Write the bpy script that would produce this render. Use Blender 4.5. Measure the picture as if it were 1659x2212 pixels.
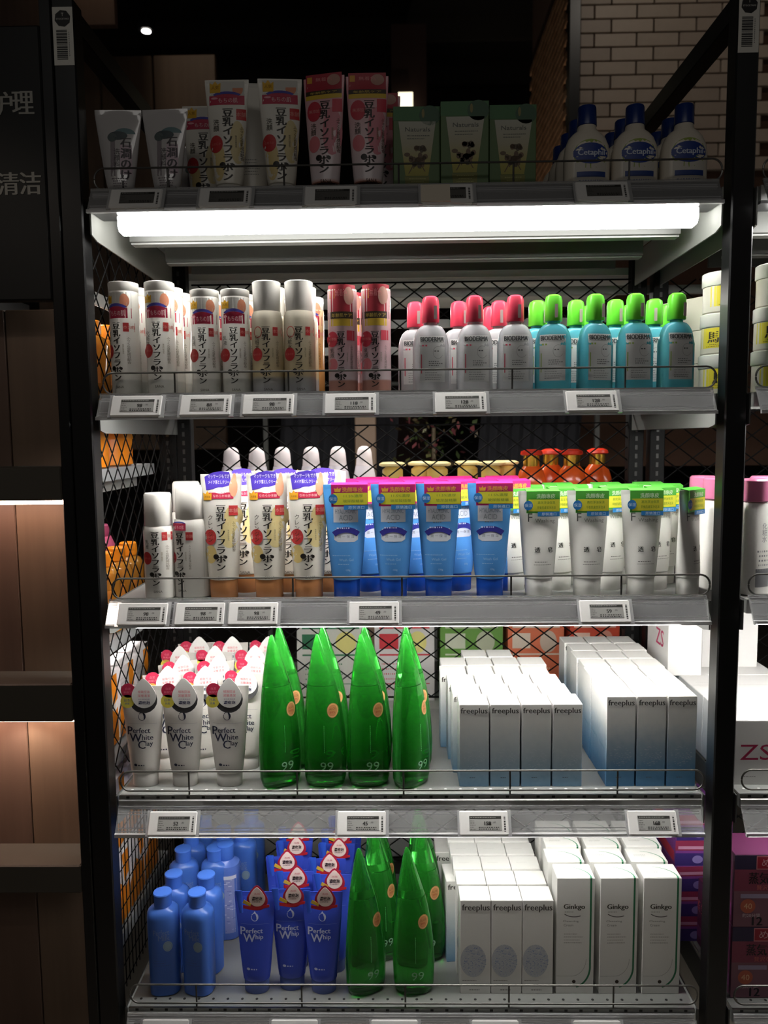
import bpy, math, random
from mathutils import Matrix, Vector
for o in list(bpy.data.objects): bpy.data.objects.remove(o)
SC = bpy.context.scene
COL = SC.collection
random.seed(7)
R = math.radians
W, H = 1659, 2212
# ---------------------------------------------------------------- camera
FPX = 1710.08
CAMLOC = Vector((-0.019, -1.6741, 1.574))
CROT = Matrix.Rotation(0.0179, 3, 'Z') @ Matrix.Rotation(math.pi / 2 - 0.0971, 3, 'X') @ Matrix.Rotation(-0.0102, 3, 'Z')
cam = bpy.data.cameras.new('camera')
cam.sensor_fit = 'HORIZONTAL'; cam.sensor_width = 36; cam.lens = FPX * 36 / W
cam.clip_start = 0.05; cam.clip_end = 60
cam.dof.use_dof = True; cam.dof.focus_distance = 1.78; cam.dof.aperture_fstop = 5.0
camo = bpy.data.objects.new('camera', cam)
camo.matrix_world = Matrix.Translation(CAMLOC) @ CROT.to_4x4()
COL.objects.link(camo); SC.camera = camo
# ---------------------------------------------------------------- world, exposure
SC.view_settings.view_transform = 'Standard'; SC.view_settings.look = 'None'
SC.view_settings.gamma = 1; SC.view_settings.exposure = 0.7; SC.view_settings.use_curve_mapping = False
wd = bpy.data.worlds.new('world'); SC.world = wd; wd.use_nodes = True
wd.node_tree.nodes['Background'].inputs[0].default_value = (1.0, 0.93, 0.86, 1)
wd.node_tree.nodes['Background'].inputs[1].default_value = 0.02
SC.cycles.max_bounces = 8; SC.cycles.transparent_max_bounces = 16
SC.cycles.caustics_reflective = False; SC.cycles.caustics_refractive = False
SC.cycles.sample_clamp_indirect = 4

def area(name, loc, rot, sx, sy, power, col=(1, .96, .9)):
    l = bpy.data.lights.new(name, 'AREA'); l.shape = 'RECTANGLE'; l.size = sx; l.size_y = sy
    l.energy = power; l.color = col
    o = bpy.data.objects.new(name, l); o.location = loc; o.rotation_euler = rot; COL.objects.link(o); return o
def spot(name, loc, target, power, angle=60, col=(1, .9, .78), rad=.04, blend=.6):
    l = bpy.data.lights.new(name, 'SPOT'); l.energy = power; l.spot_size = R(angle); l.color = col
    l.shadow_soft_size = rad; l.spot_blend = blend
    o = bpy.data.objects.new(name, l); o.location = loc
    o.rotation_euler = (Vector(target) - Vector(loc)).to_track_quat('-Z', 'Y').to_euler(); COL.objects.link(o); return o
LAMP = 19.0
spot('cabinet_fill_spot', (-1.5, -1.6, 2.9), (-.95, .1, 1.35), 5, 42, (1, .84, .7), .05)  # unseen spot added to lift the dark cabinet wood
area('ceiling_fill_light', (-.2, -2.6, 3.3), (R(38), 0, 0), 2.4, .5, 3.4)  # unseen area light standing for the room's ceiling spotlights
spot('wall_downlight', (1.2, 1.2, 4.2), (1.3, 2.5, 2.6), 5, 90)

# ---------------------------------------------------------------- pixel -> world
def at(px, py, Y):
    d = CROT @ Vector(((px - W / 2) / FPX, (H / 2 - py) / FPX, -1))
    return CAMLOC + d * ((Y - CAMLOC.y) / d.y)
def Xat(px, py, Y): return at(px, py, Y).x

# ---------------------------------------------------------------- materials
_M = {}
def mat(name, col, rough=.4, metal=0., trans=0., ior=1.45, emit=0., spec=.5, alpha=1., coat=0.):
    if name in _M: return _M[name]
    m = bpy.data.materials.new(name); m.use_nodes = True
    b = m.node_tree.nodes['Principled BSDF']; i = b.inputs
    i['Base Color'].default_value = (*col, 1); i['Roughness'].default_value = rough
    i['Metallic'].default_value = metal; i['Transmission Weight'].default_value = trans
    i['IOR'].default_value = ior; i['Specular IOR Level'].default_value = spec; i['Alpha'].default_value = alpha
    i['Coat Weight'].default_value = coat
    if emit: i['Emission Color'].default_value = (*col, 1); i['Emission Strength'].default_value = emit
    _M[name] = m; return m
def srgb(h):
    h = h.lstrip('#'); c = [int(h[k:k + 2], 16) / 255 for k in (0, 2, 4)]
    return tuple(x / 12.92 if x <= .04045 else ((x + .055) / 1.055) ** 2.4 for x in c)
def ink(h, rough=.45):                       # print colour by hex
    return mat('print_' + h.lstrip('#') + ('' if rough == .45 else '_r%d' % (rough * 100)), srgb(h), rough)
def noise_mat(name, c1, c2, scale=(1, 1, 1), nscale=6, rough=.6, bump=0., metal=0., detail=4):
    if name in _M: return _M[name]
    m = mat(name, c1, rough, metal); nt = m.node_tree; n = nt.nodes; L = nt.links
    tc = n.new('ShaderNodeTexCoord'); mp = n.new('ShaderNodeMapping'); mp.inputs['Scale'].default_value = scale
    nz = n.new('ShaderNodeTexNoise'); nz.inputs['Scale'].default_value = nscale; nz.inputs['Detail'].default_value = detail
    mx = n.new('ShaderNodeMix'); mx.data_type = 'RGBA'
    mx.inputs[6].default_value = (*c1, 1); mx.inputs[7].default_value = (*c2, 1)
    L.new(tc.outputs['Object'], mp.inputs[0]); L.new(mp.outputs[0], nz.inputs['Vector'])
    L.new(nz.outputs[0], mx.inputs[0]); L.new(mx.outputs[2], n['Principled BSDF'].inputs['Base Color'])
    if bump:
        bp = n.new('ShaderNodeBump'); bp.inputs['Strength'].default_value = bump; bp.inputs['Distance'].default_value = .002
        L.new(nz.outputs[0], bp.inputs['Height']); L.new(bp.outputs[0], n['Principled BSDF'].inputs['Normal'])
    return m
def grad_mat(name, stops, rough=.4, zmax=.2, noise=.0):      # printed vertical colour gradient along object z
    if name in _M: return _M[name]
    m = mat(name, (1, 1, 1), rough); nt = m.node_tree; n = nt.nodes; L = nt.links
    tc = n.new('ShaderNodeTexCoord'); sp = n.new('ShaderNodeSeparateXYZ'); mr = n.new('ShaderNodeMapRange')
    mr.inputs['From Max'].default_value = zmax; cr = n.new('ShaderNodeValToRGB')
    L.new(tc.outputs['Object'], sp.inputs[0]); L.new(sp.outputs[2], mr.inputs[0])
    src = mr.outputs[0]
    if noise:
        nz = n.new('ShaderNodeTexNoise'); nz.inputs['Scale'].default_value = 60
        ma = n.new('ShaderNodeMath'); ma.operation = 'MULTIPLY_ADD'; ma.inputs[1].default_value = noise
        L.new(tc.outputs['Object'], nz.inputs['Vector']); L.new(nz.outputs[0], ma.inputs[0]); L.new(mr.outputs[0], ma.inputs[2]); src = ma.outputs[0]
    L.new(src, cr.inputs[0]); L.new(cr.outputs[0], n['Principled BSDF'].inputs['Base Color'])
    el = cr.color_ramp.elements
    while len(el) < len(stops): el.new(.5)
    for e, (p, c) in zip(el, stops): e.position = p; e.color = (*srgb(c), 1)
    return m
def clear_mat(name, tint=(1, 1, 1), milk=.12, gl=.12, rough=.08):
    """clear plastic: mostly see-through sheet with a glossy coat and a little haze"""
    if name in _M: return _M[name]
    m = bpy.data.materials.new(name); m.use_nodes = True; nt = m.node_tree; n = nt.nodes; L = nt.links; n.clear()
    tr = n.new('ShaderNodeBsdfTransparent'); tr.inputs[0].default_value = (*tint, 1)
    df = n.new('ShaderNodeBsdfDiffuse'); df.inputs[0].default_value = (.75, .75, .75, 1)
    g = n.new('ShaderNodeBsdfGlossy'); g.inputs['Roughness'].default_value = rough
    fr = n.new('ShaderNodeFresnel'); fr.inputs[0].default_value = 1.4
    a = n.new('ShaderNodeMixShader'); a.inputs[0].default_value = milk
    ma = n.new('ShaderNodeMath'); ma.operation = 'ADD'; ma.inputs[1].default_value = gl; ma.use_clamp = True
    b = n.new('ShaderNodeMixShader'); o = n.new('ShaderNodeOutputMaterial')
    L.new(tr.outputs[0], a.inputs[1]); L.new(df.outputs[0], a.inputs[2]); L.new(fr.outputs[0], ma.inputs[0])
    L.new(ma.outputs[0], b.inputs[0]); L.new(a.outputs[0], b.inputs[1]); L.new(g.outputs[0], b.inputs[2]); L.new(b.outputs[0], o.inputs[0])
    _M[name] = m; return m

BLACK = mat('black_powder_coat', srgb('#0d0d0e'), .35)
GREY = mat('grey_painted_steel', srgb('#a9aaa6'), .45, .0)
DGREY = mat('dark_grey_steel', srgb('#454643'), .5)
BARG = mat('bar_grey', srgb('#7c7d7a'), .4)
ALU = mat('brushed_aluminium', srgb('#b9bab8'), .35, .6)
UPB = mat('upright_black', srgb('#060606'), .6, spec=.2)
WIRE = mat('grey_wire', srgb('#6f6d69'), .35, .7)
BWIRE = mat('black_wire', srgb('#070606'), .7, spec=.15)
WHITE = mat('white_plastic', srgb('#e8e6e0'), .35)
PEARL = mat('pearl_plastic', srgb('#d9d6ce'), .25)
WCARD = mat('white_card', srgb('#ecebe6'), .5)

# ---------------------------------------------------------------- mesh helpers
class MB:
    def __init__(s): s.v = []; s.f = []; s.mi = []; s.mats = []; s.sm = []
    def slot(s, m):
        if m not in s.mats: s.mats.append(m)
        return s.mats.index(m)
    def add(s, vs, fs, m, smooth=False):
        k = len(s.v); s.v += [tuple(p) for p in vs]; i = s.slot(m)
        for f in fs: s.f.append([k + a for a in f]); s.mi.append(i); s.sm.append(smooth)
    def box(s, x0, x1, y0, y1, z0, z1, m, bev=0.):
        if bev:
            b = bev; P = []
            for z, i in ((z0, b), (z0 + b, 0), (z1 - b, 0), (z1, b)):
                X0, X1, Y0, Y1 = x0 + i, x1 - i, y0 + i, y1 - i; c = b if not i else b * .6
                P.append([(X0 + c, Y0, z), (X1 - c, Y0, z), (X1, Y0 + c, z), (X1, Y1 - c, z), (X1 - c, Y1, z), (X0 + c, Y1, z), (X0, Y1 - c, z), (X0, Y0 + c, z)])
            vs = sum(P, []); fs = [[7, 6, 5, 4, 3, 2, 1, 0], [24, 25, 26, 27, 28, 29, 30, 31]]
            for r in range(3):
                for k in range(8): a = r * 8 + k; b2 = r * 8 + (k + 1) % 8; fs.append([a, b2, b2 + 8, a + 8])
            s.add(vs, fs, m); return
        vs = [(x0, y0, z0), (x1, y0, z0), (x1, y1, z0), (x0, y1, z0), (x0, y0, z1), (x1, y0, z1), (x1, y1, z1), (x0, y1, z1)]
        s.add(vs, [[3, 2, 1, 0], [4, 5, 6, 7], [0, 1, 5, 4], [1, 2, 6, 5], [2, 3, 7, 6], [3, 0, 4, 7]], m)
    def bar(s, a, b, r, m, n=6):
        s.tube([a, b], r, m, n)
    def tube(s, pts, r, m, n=6, closed=False):
        pts = [Vector(p) for p in pts]; N = len(pts); vs = []
        for i, p in enumerate(pts):
            q = pts[(i + 1) % N] if (i < N - 1 or closed) else p; o = pts[i - 1] if (i > 0 or closed) else p
            d = (q - o).normalized(); u = d.cross(Vector((0, 0, 1)))
            if u.length < .05: u = d.cross(Vector((0, 1, 0)))
            u.normalize(); w = d.cross(u)
            for k in range(n):
                t = 2 * math.pi * k / n; vs.append(p + (u * math.cos(t) + w * math.sin(t)) * r)
        fs = []
        for i in range(N if closed else N - 1):
            for k in range(n):
                a = i * n + k; b = i * n + (k + 1) % n; c = ((i + 1) % N) * n; fs.append([a, b, c + (k + 1) % n, c + k])
        if not closed: fs += [list(range(n))[::-1], [(N - 1) * n + k for k in range(n)]]
        s.add(vs, fs, m, True)
    def prism(s, prof, x0, x1, m, smooth=False):    # profile in (y,z) swept along x
        n = len(prof); vs = [(x0, y, z) for y, z in prof] + [(x1, y, z) for y, z in prof]
        fs = [[k, (k + 1) % n, (k + 1) % n + n, k + n] for k in range(n)] + [list(range(n))[::-1], list(range(n, 2 * n))]
        s.add(vs, fs, m, smooth)
    def lathe(s, prof, m, n=32, cx=0, cy=0, z0=0):
        vs = []
        for r, z in prof:
            for k in range(n): t = 2 * math.pi * k / n; vs.append((cx + r * math.cos(t), cy + r * math.sin(t), z0 + z))
        fs = [[i * n + k, i * n + (k + 1) % n, (i + 1) * n + (k + 1) % n, (i + 1) * n + k] for i in range(len(prof) - 1) for k in range(n)]
        fs += [list(range(n))[::-1], [(len(prof) - 1) * n + k for k in range(n)]]
        s.add(vs, fs, m, True)
    def mesh(s, name):
        me = bpy.data.meshes.new(name); me.from_pydata(s.v, [], s.f)
        for m in s.mats: me.materials.append(m)
        me.polygons.foreach_set('material_index', s.mi); me.polygons.foreach_set('use_smooth', s.sm)
        me.update(); return me
    def build(s, name, parent=None):
        me = s.mesh(name)
        if any(s.sm):
            try: me.set_sharp_from_angle(angle=R(38))
            except Exception: pass
        o = bpy.data.objects.new(name, me); COL.objects.link(o); o.parent = parent; return o

class Loft:
    """sections (z, a, b, n, cx): superellipse half width a, half depth b"""
    def __init__(s, secs, cyf=0.):
        s.s = [tuple(q) + (2.0, 0.0)[len(q) - 3:] if len(q) < 5 else tuple(q) for q in secs]
    def at(s, z):
        S = s.s
        if z <= S[0][0]: return S[0][1:]
        for p, q in zip(S, S[1:]):
            if p[0] <= z <= q[0] and q[0] > p[0]:
                t = (z - p[0]) / (q[0] - p[0]); return tuple(p[k] + t * (q[k] - p[k]) for k in range(1, 5))
        return S[-1][1:]
    def front(s, x, z, off=0.):
        a, b, n, cx = s.at(z); u = min(abs((x - cx) / max(a, 1e-5)), .985)
        return (x, -(b * (1 - u ** n) ** (1 / n)) - off, z)
    def into(s, mb, m, N=40):
        vs = []
        for z, a, b, n, cx in s.s:
            for k in range(N):
                t = 2 * math.pi * k / N; c, w = math.cos(t), math.sin(t)
                vs.append((cx + a * math.copysign(abs(c) ** (2 / n), c), b * math.copysign(abs(w) ** (2 / n), w), z))
        fs = [[i * N + k, i * N + (k + 1) % N, (i + 1) * N + (k + 1) % N, (i + 1) * N + k] for i in range(len(s.s) - 1) for k in range(N)]
        fs += [list(range(N))[::-1], [(len(s.s) - 1) * N + k for k in range(N)]]
        mb.add(vs, fs, m, True); return mb

_T = {}
def glyphs(txt):
    if txt in _T: return _T[txt]
    c = bpy.data.curves.new('t', 'FONT'); c.body = txt; c.resolution_u = 2; c.align_x = 'CENTER'; c.size = 1
    o = bpy.data.objects.new('t', c); COL.objects.link(o)
    me = bpy.data.meshes.new_from_object(o.evaluated_get(bpy.context.evaluated_depsgraph_get()))
    me.calc_loop_triangles()
    vs = [(v.co.x, v.co.y) for v in me.vertices]; fs = [list(t.vertices) for t in me.loop_triangles]
    bpy.data.objects.remove(o); bpy.data.curves.remove(c); bpy.data.meshes.remove(me)
    if vs:
        x0 = min(v[0] for v in vs); x1 = max(v[0] for v in vs); y0 = min(v[1] for v in vs); y1 = max(v[1] for v in vs)
        vs = [(x - (x0 + x1) / 2, y - (y0 + y1) / 2) for x, y in vs]; _T[txt] = (vs, fs, x1 - x0, y1 - y0)
    else: _T[txt] = ([], [], 1, 1)
    return _T[txt]

class Print:
    """flat print laid on a surface function fn(x, z, off)"""
    def __init__(s, fn): s.fn = fn; s.mb = MB(); s.L = 1
    def _add(s, pts, fs, h, lay):
        m = ink(h) if isinstance(h, str) else h
        s.mb.add([s.fn(x, z, .00022 * lay) for x, z in pts], fs, m, True)
    def rect(s, x0, x1, z0, z1, h, lay=1, step=.006):
        nx = max(1, int((x1 - x0) / step)); nz = max(1, int((z1 - z0) / .012))
        pts = [(x0 + (x1 - x0) * i / nx, z0 + (z1 - z0) * j / nz) for j in range(nz + 1) for i in range(nx + 1)]
        fs = [[j * (nx + 1) + i, j * (nx + 1) + i + 1, (j + 1) * (nx + 1) + i + 1, (j + 1) * (nx + 1) + i] for j in range(nz) for i in range(nx)]
        s._add(pts, fs, h, lay)
    def ell(s, cx, cz, rx, rz, h, lay=1, n=20, t0=0, t1=360):
        pts = [(cx, cz)]; fs = []
        full = t1 - t0 >= 360
        for q in (.5, 1):
            for k in range(n + (0 if full else 1)):
                t = R(t0 + (t1 - t0) * k / n); pts.append((cx + rx * q * math.cos(t), cz + rz * q * math.sin(t)))
        m = n if full else n + 1
        for k in range(n):
            a, b = 1 + k, 1 + (k + 1) % m; fs += [[0, a, b], [a, a + m, b + m, b]]
        s._add(pts, fs, h, lay)
    def arc(s, cx, cz, rx, rz, w, h, t0=0, t1=360, lay=1, n=24, w1=None):
        pts = []; w1 = w if w1 is None else w1
        for k in range(n + 1):
            t = R(t0 + (t1 - t0) * k / n); ww = w + (w1 - w) * k / n
            for q in (0, 1): pts.append((cx + (rx - ww * q) * math.cos(t), cz + (rz - ww * q) * math.sin(t)))
        fs = [[2 * k, 2 * k + 1, 2 * k + 3, 2 * k + 2] for k in range(n)]
        s._add(pts, [f[::-1] for f in fs], h, lay)
    def poly(s, pts, h, lay=1):                # star-shaped about its centroid
        cx = sum(p[0] for p in pts) / len(pts); cz = sum(p[1] for p in pts) / len(pts)
        out = []
        for p, q in zip(pts, list(pts[1:]) + [pts[0]]):
            d = math.hypot(q[0] - p[0], q[1] - p[1]); k = max(1, math.ceil(d / .006))
            out += [(p[0] + (q[0] - p[0]) * i / k, p[1] + (q[1] - p[1]) * i / k) for i in range(k)]
        n = len(out); R_ = max(math.hypot(p[0] - cx, p[1] - cz) for p in out); m = max(1, min(5, math.ceil(R_ / .006)))
        P = [(cx, cz)]
        for j in range(1, m + 1): P += [(cx + (a - cx) * j / m, cz + (b - cz) * j / m) for a, b in out]
        fs = [[0, 1 + k, 1 + (k + 1) % n] for k in range(n)]
        for j in range(m - 1):
            o = 1 + j * n; fs += [[o + k, o + n + k, o + n + (k + 1) % n, o + (k + 1) % n] for k in range(n)]
        s._add(P, fs, h, lay)
    def drop(s, cx, cz, r, h, lay=1, k=1.25, tip=None):
        pts = [(cx + r * math.cos(R(t)), cz + r * math.sin(R(t))) for t in range(-210, 31, 15)]
        s.poly(pts + [(cx + r * .38, cz + r * k * .88), (cx, cz + r * k * 1.15), (cx - r * .38, cz + r * k * .88)], h, lay)
    def text(s, t, cx, cz, hgt, h, lay=2, w=None, left=False, bold=0., rot=0.):
        vs, fs, tw, th = glyphs(t)
        if not vs: return
        k = hgt / th; kx = k if w is None else w / tw
        x0 = cx + (tw * kx / 2 if left else 0); c, q = math.cos(rot), math.sin(rot)
        for i_, d in enumerate((0,) if not bold else (-bold, 0, bold)):
            s._add([(x0 + d + x * kx * c - y * k * q, cz + x * kx * q + y * k * c) for x, y in vs], fs, h, lay + .3 * i_)
    def vtext(s, t, cx, z1, size, h, lay=2, pitch=1.02, bold=0., sx=1.):
        z = z1 - size / 2
        for c in t:
            vs, fs, tw, th = glyphs(c)
            k = size / .95
            for i_, d in enumerate((0,) if not bold else (-bold, bold)):
                s._add([(cx + d + x * k * sx, z + y * k) for x, y in vs], fs, h, lay + .3 * i_)
            z -= size * pitch
    def lines(s, x0, x1, z, n, gap, t, h, lay=2, seed=1, ctr=False):
        rr = random.Random(seed)
        for i in range(n):
            l = (x1 - x0) * rr.uniform(.6, 1); a = x0 + ((x1 - x0 - l) / 2 if ctr else 0); x = a
            while x < a + l:
                d = rr.uniform(.0012, .0045); s.rect(x, min(x + d, a + l), z - t, z, h, lay); x += d + t * .8
            z -= gap
    def build(s, name, parent): return s.mb.build(name, parent)

# ---------------------------------------------------------------- scene graph helpers
def thing(name, label=None, cat=None, group=None, loc=(0, 0, 0), kind=None):
    o = bpy.data.objects.new(name, None); o.empty_display_size = .02; COL.objects.link(o); o.location = loc
    tag(o, label, cat, group, kind); return o
def tag(o, label=None, cat=None, group=None, kind=None):
    if label: o['label'] = label
    if cat: o['category'] = cat
    if group: o['group'] = group
    if kind: o['kind'] = kind
    return o
def copy_tree(o, parent=None):
    c = o.copy(); COL.objects.link(c); c.parent = parent
    for ch in o.children: copy_tree(ch, c)
    return c
PROTO = {}; USED = set()
def place(key, loc, label, cat, group, rz=0., tilt=0., roll=0., sc=1.):
    """first call uses the prototype itself, later calls copy it with all its parts"""
    if key not in PROTO: PROTO[key] = MAKERS[key](); 
    o = PROTO[key]
    if key in USED: o = copy_tree(o)
    USED.add(key)
    o.location = loc; o.rotation_euler = (tilt, roll, rz); o.scale = (sc, sc, sc)
    tag(o, label, cat, group); return o
ORD = ['front', 'second', 'third', 'fourth', 'fifth', 'sixth', 'seventh', 'eighth', 'ninth']
def rowword(k): return 'front row' if k == 0 else ORD[k] + ' row back'

# ================================================================ STRUCTURE
def struct(name, mb): o = mb.build(name); o['kind'] = 'structure'; return o
FLOORM = noise_mat('dark_floor_tile', srgb('#4a4640'), srgb('#5a544c'), nscale=3, rough=.35)
mb = MB(); mb.box(-5, 5, -4, 6, -.05, 0, FLOORM); struct('floor', mb)
mb = MB(); mb.box(-5, 5, -4, 6, 4.9, 5, mat('ceiling_black', srgb('#171413'), .9))
for k in range(5): mb.box(-5, 5, 2.6 + k * .8, 2.66 + k * .8, 4.72, 4.9, mat('ceiling_beam', srgb('#26221f'), .8))
struct('ceiling', mb)
mb = MB(); mb.box(-5, 5, 6, 6.1, 0, 4.9, mat('wall_dark', srgb('#1d1816'), .9)); struct('wall_back', mb)
WOOD = noise_mat('brown_wood', srgb('#75604e'), srgb('#5a493c'), scale=(9, 9, .6), nscale=4, rough=.5)
WOODD = noise_mat('dark_brown_wood', srgb('#6c5649'), srgb('#544238'), scale=(9, 9, .6), nscale=4, rough=.5)
# wooden wall panels far behind (upper left)
t = thing('wall_panelling', kind='structure')
x = -2.1
for k, w in enumerate((.42, .3, .36)):
    mb = MB(); mb.box(x, x + w - .01, 3.0, 3.05, 1.5, 3.72, WOOD, .004); mb.build('plank', t); x += w
# dark pillar
mb = MB(); mb.box(-.04, .2, 4.0, 4.3, 0, 4.35, mat('pillar_brown', srgb('#2a1815'), .8)); struct('pillar', mb)
# brick wall on the right: joints recessed, each brick a part
BR = [noise_mat('white_brick_%d' % k, srgb(c), srgb(d), nscale=30, rough=.5) for k, (c, d) in enumerate((('#b5a494', '#a89888'), ('#ab9a8b', '#a09082'), ('#bcab9a', '#b09f8f')))]
wall = MB(); wall.box(.86, 3.0, 2.43, 2.6, 1.4, 4.9, mat('brick_mortar', srgb('#4a3326'), .9))
wb = struct('wall_back_brick', wall)
p0 = at(1250, 100, 2.4); pw = at(1360, 100, 2.4); rowh = (at(1250, 9, 2.4).z - at(1250, 268, 2.4).z) / 8.55
bw = at(1453, 28, 2.4).x - at(1361, 28, 2.4).x
me3 = []
def brick_mesh(w, h, m, d=.03):
    mb = MB(); mb.box(-w / 2, w / 2, 0, d, -h / 2, h / 2, m, .0025); return mb.mesh('brick')
for m in BR: me3.append(brick_mesh(bw - .0065, rowh - .0065, m))
ztop = at(1300, 10, 2.4).z
HALF = [brick_mesh(bw * .34 - .0065, rowh - .0065, m) for m in BR] ; HALF2 = [brick_mesh(bw * .74 - .0065, rowh - .0065, m) for m in BR]
nb = 0
for r in range(-2, 12):
    z = ztop - (r + .5) * rowh
    odd = r % 2
    first = bw * (.74 if odd else .34); xs = .885 + first
    bl = [(.885 + first / 2, (HALF2 if odd else HALF))] + [(xs + (k + .5) * bw, me3) for k in range(4)]
    for xx, ms in bl:
        o = bpy.data.objects.new('brick', ms[(nb * 7 + r) % 3]); nb += 1; COL.objects.link(o); o.parent = wb; o.location = (xx, 2.4, z)
mb = MB(); mb.box(.8245, .8735, 2.34, 2.43, 0, 4.9, BLACK); struct('trim_1', mb)
# receding brick side wall left of the black post
ws = MB(); ws.box(.838, .86, 2.432, 3.5, 1.4, 4.9, mat('brick_mortar', (0, 0, 0)))
wso = struct('wall_side_brick', ws)
SB = [noise_mat('tan_brick_%d' % k, srgb(c), srgb(d), nscale=20, rough=.22) for k, (c, d) in enumerate((('#8a6a50', '#7c5c45'), ('#94745a', '#80624a')))]
sm = []
for m in SB:
    q = MB(); q.box(0, .02, -.0715, .0715, -.0195, .0195, m, .002); sm.append(q.mesh('brick'))
for r in range(42):
    for k in range(7):
        o = bpy.data.objects.new('brick', sm[(r * 3 + k * 5) % 2]); COL.objects.link(o); o.parent = wso
        o.location = (.822, 2.51 + k * .1475 + (r % 2) * .0738 - .035, 2.02 + r * .0435)
spot('side_wall_fill', (.45, 2.75, 1.6), (.83, 3.0, 2.75), 22, 75, (1, .85, .68))  # unseen upward spot added to brighten the side bricks
spot('panelling_fill', (-1.3, 1.9, 4.3), (-1.45, 3.0, 3.3), 4, 70, (1, .8, .6))  # unseen spot added so the wood panels show brown
mb = MB(); mb.box(-2.4, -1.32, 2.2, 2.24, at(60, 56, 2.2).z, 4.4, WOODD); struct('wall_upper_left', mb)
# ceiling spotlight + lit sign far off
t = thing('ceiling_spotlight', 'small round glowing ceiling spotlight above the wooden panels', 'spotlight', loc=at(316, 67, 3.4))
mb = MB(); mb.lathe([(.05, .0), (.055, .03), (.05, .08)], BLACK, 24); mb.build('housing', t)
mb = MB(); mb.lathe([(.026, -.004), (.026, .0)], mat('spot_glow', (1, .93, .85), emit=14), 24); mb.build('lens', t)
mb = MB(); mb.bar((0, 0, .08), (0, 0, .85), .012, BLACK, 8); mb.build('rod', t)
a = at(855, 232, 3.9); b = at(897, 198, 3.9)
t = thing('lit_sign', 'small glowing cream panel sign seen above the green cartons', 'sign', loc=((a.x + b.x) / 2, 3.9, a.z))
mb = MB(); mb.box(-.05, .05, 0, .03, 0, b.z - a.z, mat('sign_glow', srgb('#fff3d0'), emit=.95), .003); mb.build('panel', t)
mb = MB(); mb.bar((0, .03, .04), (0, .12, .04), .01, BLACK); mb.build('bracket', t)

# ================================================================ DISPLAY RACK
XL, XR = -.71, .71; PW = .046
Z = {1: 2.07, 2: 1.655, 3: 1.217, 4: .785, 5: .283}
def make_post(x0, ztop=2.455, ):
    mb = MB(); mb.box(x0, x0 + PW, 0, .045, 0, ztop, BLACK, .003); return mb
def badge(x, z, parent):
    """white asset sticker with black octagon emblem and bars"""
    P = Print(lambda u, v, off: (x + u, -.0006 - off, z + v))
    P.rect(-.0205, .0205, -.056, .056, '#d8d5cc', 0, 1)
    P.poly([(.0165 * math.cos(R(a)), .034 + .0165 * math.sin(R(a))) for a in range(15, 375, 45)], '#151515')
    P.text('T', 0, .0415, .006, '#cfcdc6'); P.text('STOCKTAKE', 0, .033, .0032, '#cfcdc6', w=.026)
    rr = random.Random(3); zz = .012
    while zz > -.046:
        d = rr.choice((.0008, .0012, .002, .003)); P.rect(-.014, .008, zz - d, zz, '#2a2a2a', 1, 1); zz -= d + rr.choice((.0007, .0012))
    P.lines(.011, .0125, .008, 12, .004, .0022, '#555555')
    return P.build('asset_sticker', parent)
def diamond(mb, x0, x1, z0, z1, pw, ph, r, f, m=BWIRE):
    """crossing diagonal wires clipped to a rectangle; f maps (u,v,side) to 3d"""
    k = ph / pw; H_ = z1 - z0
    for sgn in (1, -1):
        c = -H_ / k - (0)
        u = x0 - H_ / k - pw
        while u < x1 + H_ / k + pw:
            pts = []
            # line: v = z0 + sgn*k*(U-u)
            a, b = (u, u + H_ / k) if sgn > 0 else (u - H_ / k, u)
            A, B = max(a, x0), min(b, x1)
            if B - A > .004:
                va = (z0 + k * (A - u)) if sgn > 0 else (z0 - k * (A - u)); vb = (z0 + k * (B - u)) if sgn > 0 else (z0 - k * (B - u))
                mb.bar(f(A, va, sgn), f(B, vb, sgn), r, m, 4)
            u += pw
def price_rail(parent, x0, x1, z):
    """slanting clear price channel hung on the front lip of a shelf; z = top of channel"""
    mb = MB(); CL = clear_mat('clear_price_rail', milk=.28, gl=.10)
    mb.prism([(-.006, z), (-.008, z), (-.036, z - .048), (-.034, z - .049)], x0, x1, CL)
    mb.prism([(-.004, z + .003), (-.010, z + .003), (-.011, z - .003), (-.005, z - .003)], x0, x1, CL)
    o = mb.build('price_rail', parent)
    m3 = MB(); RB = mat('rail_backing', srgb('#a5a4a6'), .22, .35) if z > 1 else CL
    if z > 1:
        m3.prism([(-.003, z - .002), (-.0045, z - .003), (-.030, z - .047), (-.028, z - .048)], x0 + .004, x1 - .004, RB)
    for q in (.10, .2, .72, .84, .93):
        y, zz = -.0065 - .028 * q, z - .003 - .046 * q
        m3.prism([(y - .0022, zz), (y - .0030, zz - .0018), (y - .001, zz - .0022)], x0 + .004, x1 - .004, mat('rail_rib', srgb('#c9c8ca'), .2, .2))
    m3.build('rail_backing', parent)
    m2 = MB(); AC = clear_mat('clear_rail_lip', milk=.55, gl=.2)
    m2.prism([(-.034, z - .045), (-.040, z - .046), (-.041, z - .053), (-.034, z - .053)], x0, x1, AC)
    m2.build('rail_lip', parent)
    return o
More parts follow.
